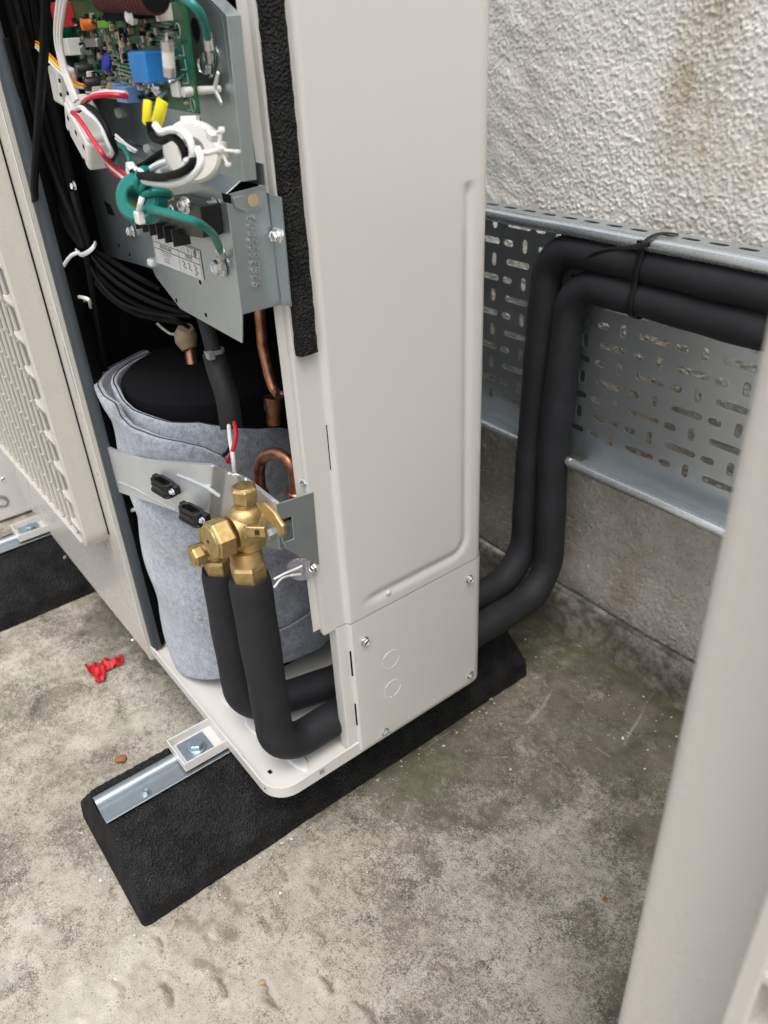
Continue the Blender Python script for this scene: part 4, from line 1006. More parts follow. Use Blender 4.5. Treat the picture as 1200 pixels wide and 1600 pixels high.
# --- control box: lower sheet, folded end, ledge
XE_ = -.535
cb_ = MB().prism([(-0.9367,0.3051,0.7333),(-0.7822,0.2920,0.7343),(-0.6016,0.2767,0.7276),(-0.5328,0.2708,0.7245),(-0.5354,0.2710,0.6380),(-0.5437,0.2717,0.6134),(-0.6810,0.2834,0.6084),(-0.7360,0.2881,0.6262),(-0.7414,0.2885,0.6324),(-0.9074,0.3027,0.6149),(-0.9787,0.3087,0.6731)], nb * -.0012)
cb_.prism([(-0.5350,0.2719,0.7241),(-0.5350,0.3046,0.7263),(-0.5350,0.3062,0.6380),(-0.5350,0.2709,0.6381)], (-.0012, 0, 0))
ctl = cb_.build('control_box', 'sheet', U, bevel=.0004, smooth=0)
l0, l1 = V_([(-0.9148,0.3033,0.7348),(-0.5328,0.2708,0.7245)]); k0, k1 = V_([(-0.9576,0.3203,0.7418),(-0.5340,0.2843,0.7313)])
MB().add([l0, l1, k1, k0], [(0, 1, 2, 3)]).build('box_ledge', 'sheet', ctl, solid=.001)
MB().prism([(-0.5371,0.3055,0.7203),(-0.5179,0.3055,0.7189),(-0.5205,0.3055,0.6397),(-0.5327,0.3055,0.6391)], (0, .0012, 0)).build('fixing_flange', 'sheet', ctl)
MB().prism([(-0.5561,0.3000,0.7418),(-0.5271,0.3000,0.7412),(-0.5281,0.3000,0.7268),(-0.5557,0.3000,0.7266)], (0, .0010, 0)).build('ledge_tab', 'sheet', ctl)
MB().prism([(-0.5342,0.2761,0.7214),(-0.5342,0.3010,0.7234),(-0.5342,0.3012,0.7138),(-0.5342,0.2958,0.7102),(-0.5342,0.2837,0.7108),(-0.5342,0.2771,0.7148)], (.0010, 0, 0)).build('folded_tab', 'sheet', ctl, bevel=.0004)
MB().lathe([(.0042, 0), (.0046, .0006), (.002, .0010)], [(-0.5332,0.2916,0.7175)][0], (1, 0, 0), 20).build('spot_weld', 'tan', ctl)
MB().prism([(-0.5393,0.2714,0.7250),(-0.5238,0.2700,0.7252),(-0.5247,0.2701,0.7196),(-0.5382,0.2713,0.7191)], nb * .0006).build('corner_hole', 'matt', ctl)
for p in [(-0.8418,0.2971,0.6372),(-0.8084,0.2942,0.6335),(-0.6149,0.2778,0.6461),(-0.6857,0.2838,0.6149),(-0.6143,0.2777,0.6187),(-0.8551,0.2982,0.6779),(-0.8478,0.2976,0.6701)]: MB().lathe([(.0019, 0), (.0019, .0005)], p, nb, 12).build('punched_hole', 'matt', ctl)
for p in [(-0.5540,0.2726,0.7140),(-0.7774,0.2916,0.6615),(-0.7160,0.2864,0.7191)]: screw(Vector(p) + nb * .001, nb, .0050, ctl)
MB().prism([(-0.8621,0.2988,0.6776),(-0.8400,0.2969,0.6774),(-0.8320,0.2962,0.6680),(-0.8550,0.2982,0.6666)], nb * .0006).build('punched_hole', 'matt', ctl)
screw(Vector([(-0.5276,0.3050,0.6915)][0]), (.2, -1, 0), .0046, ctl)
MB().box([(-0.7373,0.2882,0.6392)][0], (.010, .008, .007)).build('plastic_stud', 'white', ctl, bevel=.002)
# embossed number up the folded end
dz = [(-0.5342,0.2839,0.6607),(-0.5342,0.2916,0.7033)]; c1 = (Vector(dz[0]) + Vector(dz[1])) / 2
lettering('9383699002', .0106, c1 + Vector((.0004, .0, 0)), (0, .05, 1), (0, -1, 0), 'galv', ctl, 'embossed_number', .0006)

# --- terminal strip with its label
tbp = V_([(-0.6147,0.2618,0.7103),(-0.5448,0.2558,0.7099),(-0.5489,0.2562,0.6952),(-0.6206,0.2623,0.6834),(-0.6678,0.2663,0.6861),(-0.6841,0.2677,0.6889)])
ts = MB().prism([(-0.6114,0.2615,0.7163),(-0.5462,0.2559,0.7175),(-0.5468,0.2560,0.7000),(-0.5502,0.2563,0.6949),(-0.6158,0.2619,0.6871),(-0.6243,0.2626,0.6927)], nb * -.015)
ts.prism([(-0.7264,0.2713,0.6958),(-0.6209,0.2623,0.6990),(-0.6255,0.2627,0.6905),(-0.7340,0.2719,0.6850)], nb * -.015)
tb_ = ts.build('terminal_block', 'black', ctl, bevel=.0008)
for k in range(6):
    t_ = k / 5; p = Vector([(-0.6889,0.2681,0.6892)][0]).lerp(Vector([(-0.5975,0.2603,0.6901)][0]), t_)
    MB().box(p - up * .002, (.0018, .014, .013), ax=(ub, nb, up)).build('terminal_rib', 'black', tb_, bevel=.0004)
screw(Vector([(-0.5736,0.2583,0.7143)][0]) + nb * .0005, (.3, -1, .15), .0048, tb_); screw(Vector([(-0.6059,0.2610,0.7059)][0]), nb, .0040, tb_)
LQ = V_([(-0.7184,0.2866,0.6708),(-0.6024,0.2767,0.6742),(-0.6035,0.2768,0.6500),(-0.7229,0.2870,0.6425)])
LQ = [q + nb * .0006 for q in LQ]
lab = MB().prism([LQ[0], LQ[1], LQ[2], LQ[3]], nb * .0003).build('wiring_label', 'paper', ctl, smooth=0)
def lp(s, t, d=.00045): return LQ[0].lerp(LQ[1], s).lerp(LQ[3].lerp(LQ[2], s), t) + nb * d
lr = (LQ[1] - LQ[0]).normalized(); lu = (LQ[0] - LQ[3]).normalized()
m = MB()
def bar(s0, t0, s1, t1, w2=.0003):
    a, b = lp(s0, t0), lp(s1, t1); d = (b - a).normalized(); q = nb.cross(d) * w2; m.add([a - q, b - q, b + q, a + q], [(0, 1, 2, 3)])
for t_ in (.03, .30, .50): bar(.02, t_, .98, t_)
for s_ in (.02, .155, .29, .425, .56, .70, .84, .98): bar(s_, .03, s_, .30)
for s_ in (.02, .56, .98): bar(s_, .30, s_, .97)
m.build('ruling', 'ink', lab, smooth=0)
for k, ch in enumerate(('\u2193', '1', '2', '3', 'L', 'N')): lettering(ch, .0062, lp(.0875 + k * .137, .165), lr, lu, 'ink', lab)
m = MB(); c = lp(.91, .165); m.tube([c + (lr * math.cos(a) + lu * math.sin(a)) * .0026 for a in np.linspace(0, 6.283, 20)], .0003, 5)
for dy, w2 in ((.0003, .0015), (-.0006, .0010), (-.0014, .0005)): m.tube([c + lu * dy - lr * w2, c + lu * dy + lr * w2], .00025, 5)
m.tube([c + lu * .0003, c + lu * .002], .00025, 5); m.build('earth_symbol', 'ink', lab)
lettering('INDOOR UNIT', .0046, lp(.29, .40), lr, lu, 'ink', lab); lettering('POWER', .0046, lp(.77, .40), lr, lu, 'ink', lab)
lettering('Do not to use a twisted wire.\nDo not to twist a wire.', .0021, lp(.29, .60), lr, lu, 'ink', lab); lettering('Do not use\nstranded wire', .0026, lp(.29, .80), lr, lu, 'ink', lab)
for s_ in (.63, .74, .86):
    wire('sketch_line', [lp(s_, .58), lp(s_ + .04, .66), lp(s_ + .01, .74), lp(s_ + .06, .82)], .0003, 'ink', lab, 5, 5)
lettering('60\u00b0', .0036, lp(.88, .90), lr, lu, 'ink', lab)

# --- upper mounting sheet behind the circuit board
mp = MB().prism([(-1.0542,0.3285,0.7470),(-0.5341,0.2843,0.7309),(-0.5282,0.2838,0.8201),(-0.5284,0.2838,0.8301),(-0.5475,0.2855,0.8395),(-0.5463,0.2854,0.8594),(-0.9450,0.3193,0.9028)], nb * -.0012, [[(-0.7930,0.3063,0.7423),(-0.7683,0.3042,0.7424),(-0.7570,0.3033,0.7321),(-0.7784,0.3051,0.7330)], [(-0.6084,0.2906,0.7689),(-0.5922,0.2893,0.7684),(-0.5897,0.2890,0.7601),(-0.6050,0.2904,0.7596)]])
mp.prism([(-0.5341,0.2843,0.7309),(-0.5282,0.2838,0.8201),(-0.5284,0.2838,0.8301),(-0.5475,0.2855,0.8395),(-0.5392,0.2848,0.8589),(-0.5352,0.2844,0.8586),(-0.5423,0.2850,0.8392),(-0.5214,0.2832,0.8299),(-0.5222,0.2833,0.8200),(-0.5285,0.2839,0.7315)], nb * -.010)
ms = mp.build('mounting_sheet', 'sheet', U, bevel=.0004, smooth=0)
for p in [(-0.5755,0.2878,0.8238)]: MB().lathe([(.0068, 0), (.0068, .0005)], Vector(p), nb, 24).build('punched_hole', 'matt', ms)
for p in [(-0.5796,0.2882,0.7259),(-0.6838,0.2971,0.7231),(-0.7553,0.3031,0.7402),(-0.5638,0.2868,0.7875),(-0.6739,0.2962,0.7684)]: MB().lathe([(.0035, 0), (.0002, .009)], p, (nb + up * .3), 3).build('pressed_tooth', 'sheet', ms)
for p in [(-0.7881,0.3059,0.7624),(-0.7244,0.3005,0.7368)]: MB().lathe([(.004, 0), (.0045, .001), (.004, .004)], p, nb, 14).build('plastic_stud', 'white', ms)
MB().prism([(-0.9338,0.3183,0.7118),(-0.8315,0.3096,0.7114),(-0.8333,0.3098,0.6945),(-0.9213,0.3172,0.6976)], nb * .0004).build('dark_opening', 'matt', ms)

# --- circuit board
pcb = MB().prism([(-0.5390,0.2623,0.7756),(-0.5345,0.2620,0.8391),(-0.5333,0.2619,0.8586),(-0.9273,0.2953,0.9011),(-0.9755,0.2994,0.7714),(-0.8426,0.2882,0.7759),(-0.7036,0.2763,0.7779)], nb * -.0016).build('circuit_board', 'pcb', U, smooth=0)
def onb(l): return [Vector(q) for q in l]
def cbx(px, w2, h, d, mat, name, z0=0., bev=.0006):
    p = Vector(px) + ub * (w2 / 2 * .001) + nb * ((d / 2 + z0) * .001)
    return MB().box(p, (w2 * .001, d * .001, h * .001), ax=(ub, nb, up)).build(name, mat, pcb, bevel=bev)
cbx([(-0.5725,0.2652,0.8032)][0], 34, 19, 19, 'blue', 'blue_capacitor', bev=.0012)
fz = V_([(-0.5194,0.2437,0.8180),(-0.5247,0.2441,0.7995)]); fa, fb = fz[0] + nb * .004, fz[1] + nb * .004
fo = MB().tube([fa.lerp(fb, .25), fa.lerp(fb, .72)], .0038, 16).build('fuse', 'white', pcb)
MB().tube([fa, fa.lerp(fb, .25)], .0040, 16).build('fuse_end', 'solder', fo); MB().tube([fa.lerp(fb, .72), fb], .0040, 16).build('fuse_end', 'solder', fo)
wire('fuse_leg', [fa, fa + up * .004 - ub * .003, Vector([(-0.5501,0.2633,0.8168)][0])], .0008, 'solder', pcb); wire('fuse_leg', [fb, fb - up * .004, Vector([(-0.5536,0.2636,0.7982)][0])], .0008, 'solder', pcb)
# choke: wound coil on a black carrier
ca = V_([(-0.6453,0.2544,0.8465),(-0.5365,0.2451,0.8416)]); ch = MB().tube(ca, .0085, 20).build('wound_choke', 'matt', pcb)
for k in range(14): 
    c = ca[0].lerp(ca[1], (k + .5) / 14); MB().lathe([(.0086, -.0011), (.0103, -.0006), (.0103, .0006), (.0086, .0011)], c, ca[1] - ca[0], 18, caps=False).build('winding', 'dred', ch)
cbx([(-0.5746,0.2654,0.8352)][0], 66, 8, 20, 'matt', 'choke_carrier'); MB().lathe([(.0045, 0), (.005, .003), (.003, .006)], [(-0.5828,0.2491,0.8324)][0], nb, 12).build('glue_dab', 'white', pcb)
cbx([(-0.6880,0.2750,0.8304)][0], 24, 5, 5, 'lime', 'green_part'); MB().lathe([(.004, 0), (.004, .010)], [(-0.7378,0.2792,0.8311)][0], nb, 12).build('orange_part', 'orange', pcb)
cbx([(-0.7904,0.2837,0.8398)][0], 20, 18, 14, 'redtape', 'red_connector')
cbx([(-0.7878,0.2835,0.8162)][0], 26, 13, 12, 'white', 'white_connector'); cbx([(-0.7247,0.2781,0.8185)][0], 34, 6, 5, 'solder', 'heat_strip')
MB().tube(V_([(-0.6714,0.2736,0.8246),(-0.6748,0.2739,0.8044)]), .0032, 12).build('axial_part', 'tan', pcb)
MB().lathe([(.0068, 0), (.0068, .004), (.005, .005)], [(-0.7153,0.2773,0.8037)][0], nb + up * .4 - ub * .2, 20).build('disc_capacitor', 'dblue', pcb)
for s in ('112,98', '131,104', '150,104', '160,131'): pass
for p in [(-0.8200,0.2862,0.8045),(-0.8117,0.2855,0.7995),(-0.7710,0.2821,0.7990),(-0.7526,0.2805,0.7887)]: MB().lathe([(.0055, 0), (.0055, .013), (.005, .014)], p, nb, 20).build('black_capacitor', 'black', pcb, smooth=30)
cbx([(-0.7474,0.2801,0.7859)][0], 24, 9, 10, 'white', 'white_connector'); cbx([(-0.7638,0.2814,0.7938)][0], 18, 8, 7, 'white', 'white_connector'); cbx([(-0.7207,0.2778,0.7829)][0], 16, 5, 8, 'white', 'white_connector')
cbx([(-0.6502,0.2718,0.7838)][0], 26, 11, 12, 'lblue', 'blue_connector'); cbx([(-0.6814,0.2744,0.7859)][0], 10, 9, 10, 'lblue', 'blue_connector')
cbx([(-0.5562,0.2638,0.8338)][0], 6, 10, 10, 'white', 'white_part')
for p in [(-0.6399,0.2709,0.7930),(-0.6313,0.2702,0.7882),(-0.6170,0.2690,0.7910),(-0.6065,0.2681,0.7880),(-0.5935,0.2670,0.7924),(-0.5883,0.2665,0.7878)]: MB().tube([Vector(p), Vector(p) + nb * .008 + up * random.uniform(-.004, .004)], .0017, 8).build('tinned_leg', 'solder', pcb)
MB().lathe([(.0055, 0), (.006, .004), (.003, .007)], [(-0.6019,0.2677,0.7890)][0], nb + up * .3, 14).build('screw_terminal', 'steel', pcb)
cbx([(-0.5623,0.2643,0.7901)][0], 14, 11, 3, 'white', 'white_bracket')
# small printed parts and tracks
m = MB(); m2 = MB(); m3 = MB(); rr_ = random.Random(21)
A0, A1 = Vector([(-0.5503,0.2633,0.7858)][0]), Vector([(-0.8108,0.2854,0.8319)][0])
for k in range(430):
    p = Vector((A0.x, A0.y, 0)) + ub * rr_.uniform(.004, .24); p.z = rr_.uniform(.780, .838)
    if abs((p - A0).dot(ub) - .06) < .026 and .79 < p.z < .815: continue
    if (p - A0).dot(ub) < .05 and rr_.random() < .72: continue
    (m if rr_.random() < .6 else (m2 if rr_.random() < .6 else m3)).box(p + nb * .0012, (rr_.choice((.0015, .003, .005)), rr_.choice((.0015, .003, .005)), rr_.choice((.0014, .0022, .004))), ax=(ub, nb, up))
for mm, ma in ((m, 'black'), (m2, 'solder'), (m3, 'tan')):
    o = mm.build('tiny_parts', ma, pcb, smooth=0); o['kind'] = 'stuff'
m = MB()
for k in range(9): 
    a, b = V_([(-0.7241,0.2781,0.8104),(-0.7316,0.2787,0.7873)]); q = ub * (-.0045 * k); m.tube([a + q + nb * .0004, b + q + nb * .0004], .00035, 4)
for k in range(9):
    a, b = V_([(-0.7241,0.2781,0.8104),(-0.6580,0.2725,0.8062)]); q = up * (-.0029 * k); m.tube([a + q + nb * .0004, b + q + nb * .0004], .00035, 4)
for k in range(10):
    a, b = V_([(-0.6030,0.2678,0.8257),(-0.5598,0.2641,0.8226)]); q = up * (.0022 * (k - 4)); m.tube([a + q + nb * .0004, b + q + nb * .0004], .00025, 4)
for s in range(6):
    a = Vector([(-0.5474,0.2631,0.8153)][0]) - up * (.008 * s); m.tube([a + nb * .0004, a - up * .006 + nb * .0004, a - up * .006 + ub * .010 + nb * .0004], .0003, 4)
for p in [(-0.5514,0.2634,0.8232),(-0.5458,0.2629,0.7807)]: m.tube([Vector(p) + (ub * math.cos(a) + up * math.sin(a)) * .004 + nb * .0004 for a in np.linspace(0, 6.283, 22)], .0004, 5)
m.build('board_print', 'trace', pcb)['kind'] = 'stuff'
# snap-in board posts of white nylon
def post(px, arms):
    p = Vector(px); o = MB().tube([p - nb * .020, p + nb * .006], [.0022, .0032], 10)
    for d in arms: o.tube([p - nb * .016, p - nb * .016 + d], [.0022, .0014], 8, squash=(nb, .6))
    o.build('board_post', 'white', pcb)
post([(-0.5444,0.2628,0.7887)][0], [-ub * .010 + up * .010, -ub * .009 - up * .008, ub * .006])

# ================================================================== WIRING
def ww(pts, r, mat, name='wire', **k): return wire(name, pts, r, mat, U, **k)
# yellow sleeved spade leads feeding the ring core
for pts, q in (([(-0.5609,0.2380,0.7846),(-0.5603,0.2360,0.7787),(-0.5649,0.2360,0.7716)], .0040), ([(-0.5239,0.2320,0.7866),(-0.5260,0.2300,0.7806),(-0.5357,0.2300,0.7725)], .0046)):
    MB().tube(dens(pts, .004), q, 12, squash=((.2, -.95, 0), .55)).build('yellow_sleeve', 'yellow', U, smooth=60)
# ring core in a split white case, wound with the black and white leads
rc = Vector([(-0.5135,0.2432,0.7566)][0]); rax = (Vector((.78, -.62, .12))).normalized(); ru, rv, _ = frame(rax)
def ringcase(c, ax, ro, ri, h, name, mat):
    return MB().lathe([(ri, -h / 2), (ri + .001, -h / 2 - .001), (ro - .002, -h / 2 - .001), (ro, -h / 2 + .001), (ro, h / 2 - .001), (ro - .002, h / 2 + .001), (ri + .001, h / 2 + .001), (ri, h / 2), (ri, -h / 2)], c, ax, 40, caps=False).build(name, mat, U, smooth=40)
rcase = ringcase(rc, rax, .0185, .0080, .016, 'ring_core', 'white')
MB().box(rc + rv * .0185, (.010, .004, .012), ax=(ru, rv, rax)).build('case_latch', 'white', rcase, bevel=.0006); MB().box(rc + ru * .0182, (.004, .010, .012), ax=(ru, rv, rax)).build('case_latch', 'white', rcase, bevel=.0006)
ww([(-1.2872,0.5449,0.7064),(-1.2506,0.5338,0.6918),(-1.1997,0.5255,0.6940),(-1.1425,0.5186,0.7039),(-1.0962,0.5107,0.6986),(-1.1015,0.5152,0.6834),(-1.1685,0.5389,0.6621),(-1.2450,0.5554,0.6447),(-1.3134,0.5562,0.6330)], .0027, 'cable') if 0 else None
ww([(-0.5223,0.2200,0.7759),(-0.5213,0.2200,0.7680),(-0.5090,0.2200,0.7658),(-0.4930,0.2200,0.7690),(-0.4833,0.2200,0.7668),(-0.4786,0.2200,0.7615),(-0.4789,0.2200,0.7566)], .0024, 'cable')
ww([(-0.5120,0.2190,0.7747),(-0.5043,0.2190,0.7712),(-0.4890,0.2190,0.7731),(-0.4751,0.2190,0.7732),(-0.4666,0.2190,0.7693),(-0.4654,0.2190,0.7619),(-0.4694,0.2190,0.7581),(-0.4758,0.2190,0.7569)], .0022, 'wwire')
ww([(-0.4775,0.2240,0.7632),(-0.4675,0.2200,0.7596),(-0.4653,0.2170,0.7559),(-0.4758,0.2150,0.7514),(-0.4953,0.2150,0.7475),(-0.5226,0.2180,0.7438),(-0.5512,0.2220,0.7413),(-0.5765,0.2260,0.7397),(-0.5887,0.2290,0.7407),(-0.5873,0.2320,0.7418)], .0026, 'cable')
ww([(-0.4639,0.2220,0.7644),(-0.4579,0.2200,0.7589),(-0.4611,0.2180,0.7527),(-0.4768,0.2170,0.7464),(-0.4983,0.2170,0.7421),(-0.5273,0.2200,0.7392),(-0.5615,0.2250,0.7367),(-0.5923,0.2300,0.7365)], .0022, 'wwire')
ww([(-0.5147,0.2400,0.7558),(-0.5356,0.2400,0.7511),(-0.5597,0.2380,0.7462),(-0.5746,0.2350,0.7412),(-0.5800,0.2320,0.7386)], .0022, 'wwire')
ww([(-0.5586,0.2460,0.7551),(-0.5769,0.2440,0.7491),(-0.5892,0.2400,0.7435),(-0.5948,0.2360,0.7410)], .0024, 'cable')
ww([(-0.5252,0.2440,0.7499),(-0.5272,0.2460,0.7456),(-0.5788,0.2480,0.7409),(-0.5802,0.2450,0.7352)], .0026, 'wwire')
# knotted white ties on the ring
def knot(p, arms, r=.0009):
    p = Vector(p); o = MB().box(p, (.006, .0045, .0045), Matrix.Rotation(.4, 3, 'Y'))
    for d in arms: o.tube([p, p + Vector(d)], [r * 1.1, r], 8).box(p + Vector(d), (.003, .003, .002))
    o.build('tie_knot', 'white', U, bevel=.0006)
knot([(-0.4564,0.2320,0.7631)][0], [(.002, .002, .010), (.010, .006, -.001), (.004, .002, -.008), (-.016, -.002, -.002)])
knot([(-0.4716,0.2360,0.7689)][0], [(.006, .004, .004), (-.005, 0, .003)])
ww([(-0.4666,0.2240,0.7612),(-0.4597,0.2260,0.7618),(-0.4524,0.2300,0.7636)], .0015, 'white', 'tie_strap')
# white clip-on core case, red/white/black leads through it
fcA, fcB = Vector([(-0.7815,0.2660,0.7653)][0]), Vector([(-0.7405,0.2625,0.7385)][0])
fax = (fcB - fcA).normalized(); fs = (fax.cross(nb)).normalized(); fn = fs.cross(fax).normalized()
if fs.x < 0: fs = -fs
cc = (fcA + fcB) / 2; L = (fcB - fcA).length + .010
fcase = MB().box(cc + fs * -.002, (.028, .024, L), ax=(fs, fn, fax)).build('clip_core', 'white', U, bevel=.0035, seg=3)
MB().box(cc + fs * .014, (.007, .022, L * .96), ax=(fs, fn, fax)).build('case_half', 'white', fcase, bevel=.003, seg=3)
nsgn = 1 if fn.dot(Vector((0, -1, 0))) > 0 else -1
for t_ in (-.30, .02, .33):
    for s_ in (-.010, .004):
        if (t_, s_) in ((.02, -.010),): continue
        MB().box(cc + fax * (L * t_) + fs * (s_ - .002) + fn * nsgn * .0120, (.0035, .0006, .004), ax=(fs, fn, fax)).build('case_notch', 'matt', fcase)
for k in range(5): MB().box(cc + fax * (L * .02 + k * .003) - fs * .0165, (.003, .016, .0012), ax=(fs, fn, fax)).build('case_tooth', 'white', fcase)
ww([(-0.6144,0.2460,0.7851),(-0.6142,0.2400,0.7864),(-0.6201,0.2340,0.7871),(-0.6335,0.2280,0.7860),(-0.6489,0.2260,0.7820),(-0.6670,0.2300,0.7777)], .0019, 'red')
ww([(-0.6209,0.2480,0.7864),(-0.6360,0.2460,0.7870),(-0.6524,0.2400,0.7862),(-0.6631,0.2360,0.7837),(-0.6719,0.2360,0.7787)], .0020, 'wwire')
ww([(-0.6792,0.2260,0.7741),(-0.6488,0.2185,0.7735),(-0.6325,0.2165,0.7681),(-0.6193,0.2165,0.7593),(-0.6082,0.2170,0.7516),(-0.6145,0.2220,0.7463),(-0.6141,0.2280,0.7395),(-0.6076,0.2320,0.7343),(-0.6100,0.2360,0.7301)], .0018, 'red')
ww([(-0.6912,0.2300,0.7732),(-0.6465,0.2220,0.7791),(-0.6231,0.2185,0.7766),(-0.6044,0.2185,0.7714),(-0.5969,0.2185,0.7605),(-0.5997,0.2210,0.7526),(-0.6306,0.2280,0.7451),(-0.6391,0.2320,0.7395),(-0.6305,0.2360,0.7326),(-0.6257,0.2380,0.7278)], .0018, 'wwire')
ww([(-0.6709,0.2280,0.7760),(-0.6521,0.2260,0.7794),(-0.6153,0.2195,0.7793),(-0.5970,0.2185,0.7717),(-0.5917,0.2195,0.7615),(-0.5998,0.2240,0.7531),(-0.6348,0.2320,0.7426)], .0022, 'cable')
ww([(-0.6461,0.2320,0.7407),(-0.6427,0.2360,0.7333),(-0.6301,0.2400,0.7284)], .0021, 'red')
ww([(-0.6636,0.2500,0.7505),(-0.6456,0.2480,0.7488),(-0.6350,0.2460,0.7435),(-0.6314,0.2440,0.7369)], .0019, 'teal')
ww([(-0.6696,0.2480,0.7453),(-0.6647,0.2460,0.7384),(-0.6608,0.2440,0.7343)], .0016, 'teal')
ww([(-0.6942,0.2620,0.7538),(-0.6750,0.2620,0.7480),(-0.6663,0.2660,0.7434)], .0012, 'wwire'); ww([(-0.6957,0.2620,0.7514),(-0.6739,0.2620,0.7452),(-0.6695,0.2660,0.7422)], .0010, 'wwire')
# flat grey leads coming down from above and thin coloured leads
for k, s in enumerate((0, 1, 2)):
    pts = [[(-0.6984,0.2460,0.8587),(-0.7249,0.2460,0.8380),(-0.7392,0.2460,0.8220),(-0.7401,0.2460,0.8033),(-0.7336,0.2460,0.7879),(-0.7274,0.2460,0.7778)], [(-0.6876,0.2450,0.8581),(-0.7148,0.2450,0.8377),(-0.7302,0.2450,0.8219),(-0.7325,0.2450,0.8034),(-0.7268,0.2450,0.7890),(-0.7207,0.2450,0.7790)], [(-0.6744,0.2440,0.8573),(-0.7048,0.2440,0.8374),(-0.7213,0.2440,0.8218),(-0.7250,0.2440,0.8035),(-0.7201,0.2440,0.7901),(-0.7140,0.2440,0.7802)]][k]
    ww(pts, .0016, 'white')
for k, mt in enumerate(('orange', 'yellow', 'wwire')):
    pts = [[(-0.8827,0.2700,0.8211),(-0.8383,0.2620,0.8209),(-0.8027,0.2550,0.8160),(-0.7669,0.2500,0.8085),(-0.7425,0.2500,0.7994),(-0.7267,0.2500,0.7923),(-0.7137,0.2520,0.7896)], [(-0.8826,0.2700,0.8190),(-0.8418,0.2620,0.8189),(-0.8074,0.2550,0.8146),(-0.7712,0.2500,0.8071),(-0.7467,0.2500,0.7980),(-0.7307,0.2500,0.7908),(-0.7154,0.2520,0.7891)], [(-0.8826,0.2700,0.8169),(-0.8454,0.2620,0.8170),(-0.8121,0.2550,0.8131),(-0.7761,0.2500,0.8053),(-0.7513,0.2500,0.7961),(-0.7344,0.2500,0.7898),(-0.7175,0.2520,0.7882)]][k]
    ww(pts, .0012, mt)
m_ = MB().box(Vector([(-0.8091,0.2680,0.7871)][0]), (.024, .018, .030), Matrix.Rotation(.15, 3, 'Y')).build('clip_core', 'white', U, bevel=.003, seg=3)
for p in [(-0.7911,0.2585,0.7916),(-0.7736,0.2585,0.7909),(-0.7964,0.2585,0.7806),(-0.7771,0.2585,0.7821)]: MB().box(p, (.0035, .0008, .003)).build('case_notch', 'matt', m_)
for p in [(-0.8935,0.2800,0.7594),(-0.8933,0.2800,0.7525),(-0.9390,0.2800,0.7431)]: MB().lathe([(.0002, 0), (.005, .002), (.005, .004), (.0002, .006)], p, (0, -1, 0), 14).build('plastic_stud', 'grey', U)
# earth lead: thick teal cable wound round a teal ring, ending in a lug under a screw
tc_ = Vector([(-0.5738,0.2260,0.7235)][0]); tax = Vector((.62, -.72, .30)).normalized(); tu, tv, _ = frame(tax)
tor = ringcase(tc_, tax, .0165, .0075, .016, 'earth_ring_core', 'teal')
for a in (0.2, .75, 1.3):
    d = tu * math.cos(a) + tv * math.sin(a); o = []
    for k in range(21):
        b = 2 * math.pi * k / 20; o.append(tc_ + d * (.0120 + .0080 * math.cos(b)) + tax * .0118 * math.sin(b))
    MB().tube(o, .0026, 10).build('lead_turn', 'teal', tor)
ww([(-0.5545,0.2140,0.7196),(-0.5307,0.2120,0.7241),(-0.5072,0.2120,0.7254),(-0.4884,0.2140,0.7248),(-0.4750,0.2180,0.7228),(-0.4823,0.2280,0.7163),(-0.5021,0.2420,0.7063),(-0.5263,0.2560,0.6942),(-0.5371,0.2620,0.6869)], .0027, 'teal', 'earth_lead')
wd = ww([(-0.5966,0.2440,0.7381),(-0.5677,0.2320,0.7280),(-0.5634,0.2240,0.7221)], .0025, 'teal', 'earth_lead')
lug = Vector([(-0.5569,0.2729,0.6703)][0])
la = Vector([(-0.5371,0.2620,0.6869)][0])
MB().tube([la, la.lerp(lug, .35)], .0032, 12).build('lug_barrel', 'solder', U); MB().box(la.lerp(lug, .62) + nb * .002, (.006, .002, .014), ax=(ub, nb, up)).build('lug_tongue', 'solder', U)
MB().lathe([(.0075, 0), (.0078, .0012), (.004, .0014)], lug + nb * .001, nb, 20).build('star_washer', 'solder', U); screw(lug + nb * .0024, nb, .0062, U)
l2 = Vector([(-0.5575,0.2863,0.8027)][0]); l1_ = Vector([(-0.5214,0.2680,0.8175)][0])
ww([(-0.5193,0.2520,0.8406),(-0.5055,0.2520,0.8368),(-0.5038,0.2560,0.8315),(-0.5110,0.2620,0.8257),(-0.5198,0.2670,0.8189)], .0027, 'teal', 'earth_lead')
MB().tube([l1_ + up * .004, l1_ - up * .006], .0030, 12).build('lug_barrel', 'solder', U); MB().box(l1_.lerp(l2, .45) + nb * .002, (.005, .002, .014), ax=(ub, nb, up)).build('lug_tongue', 'solder', U)
screw(l2 + nb * .001, nb, .0062, U); screw(Vector([(-0.5510,0.2858,0.8076)][0]) + nb * .001, nb, .0048, U)
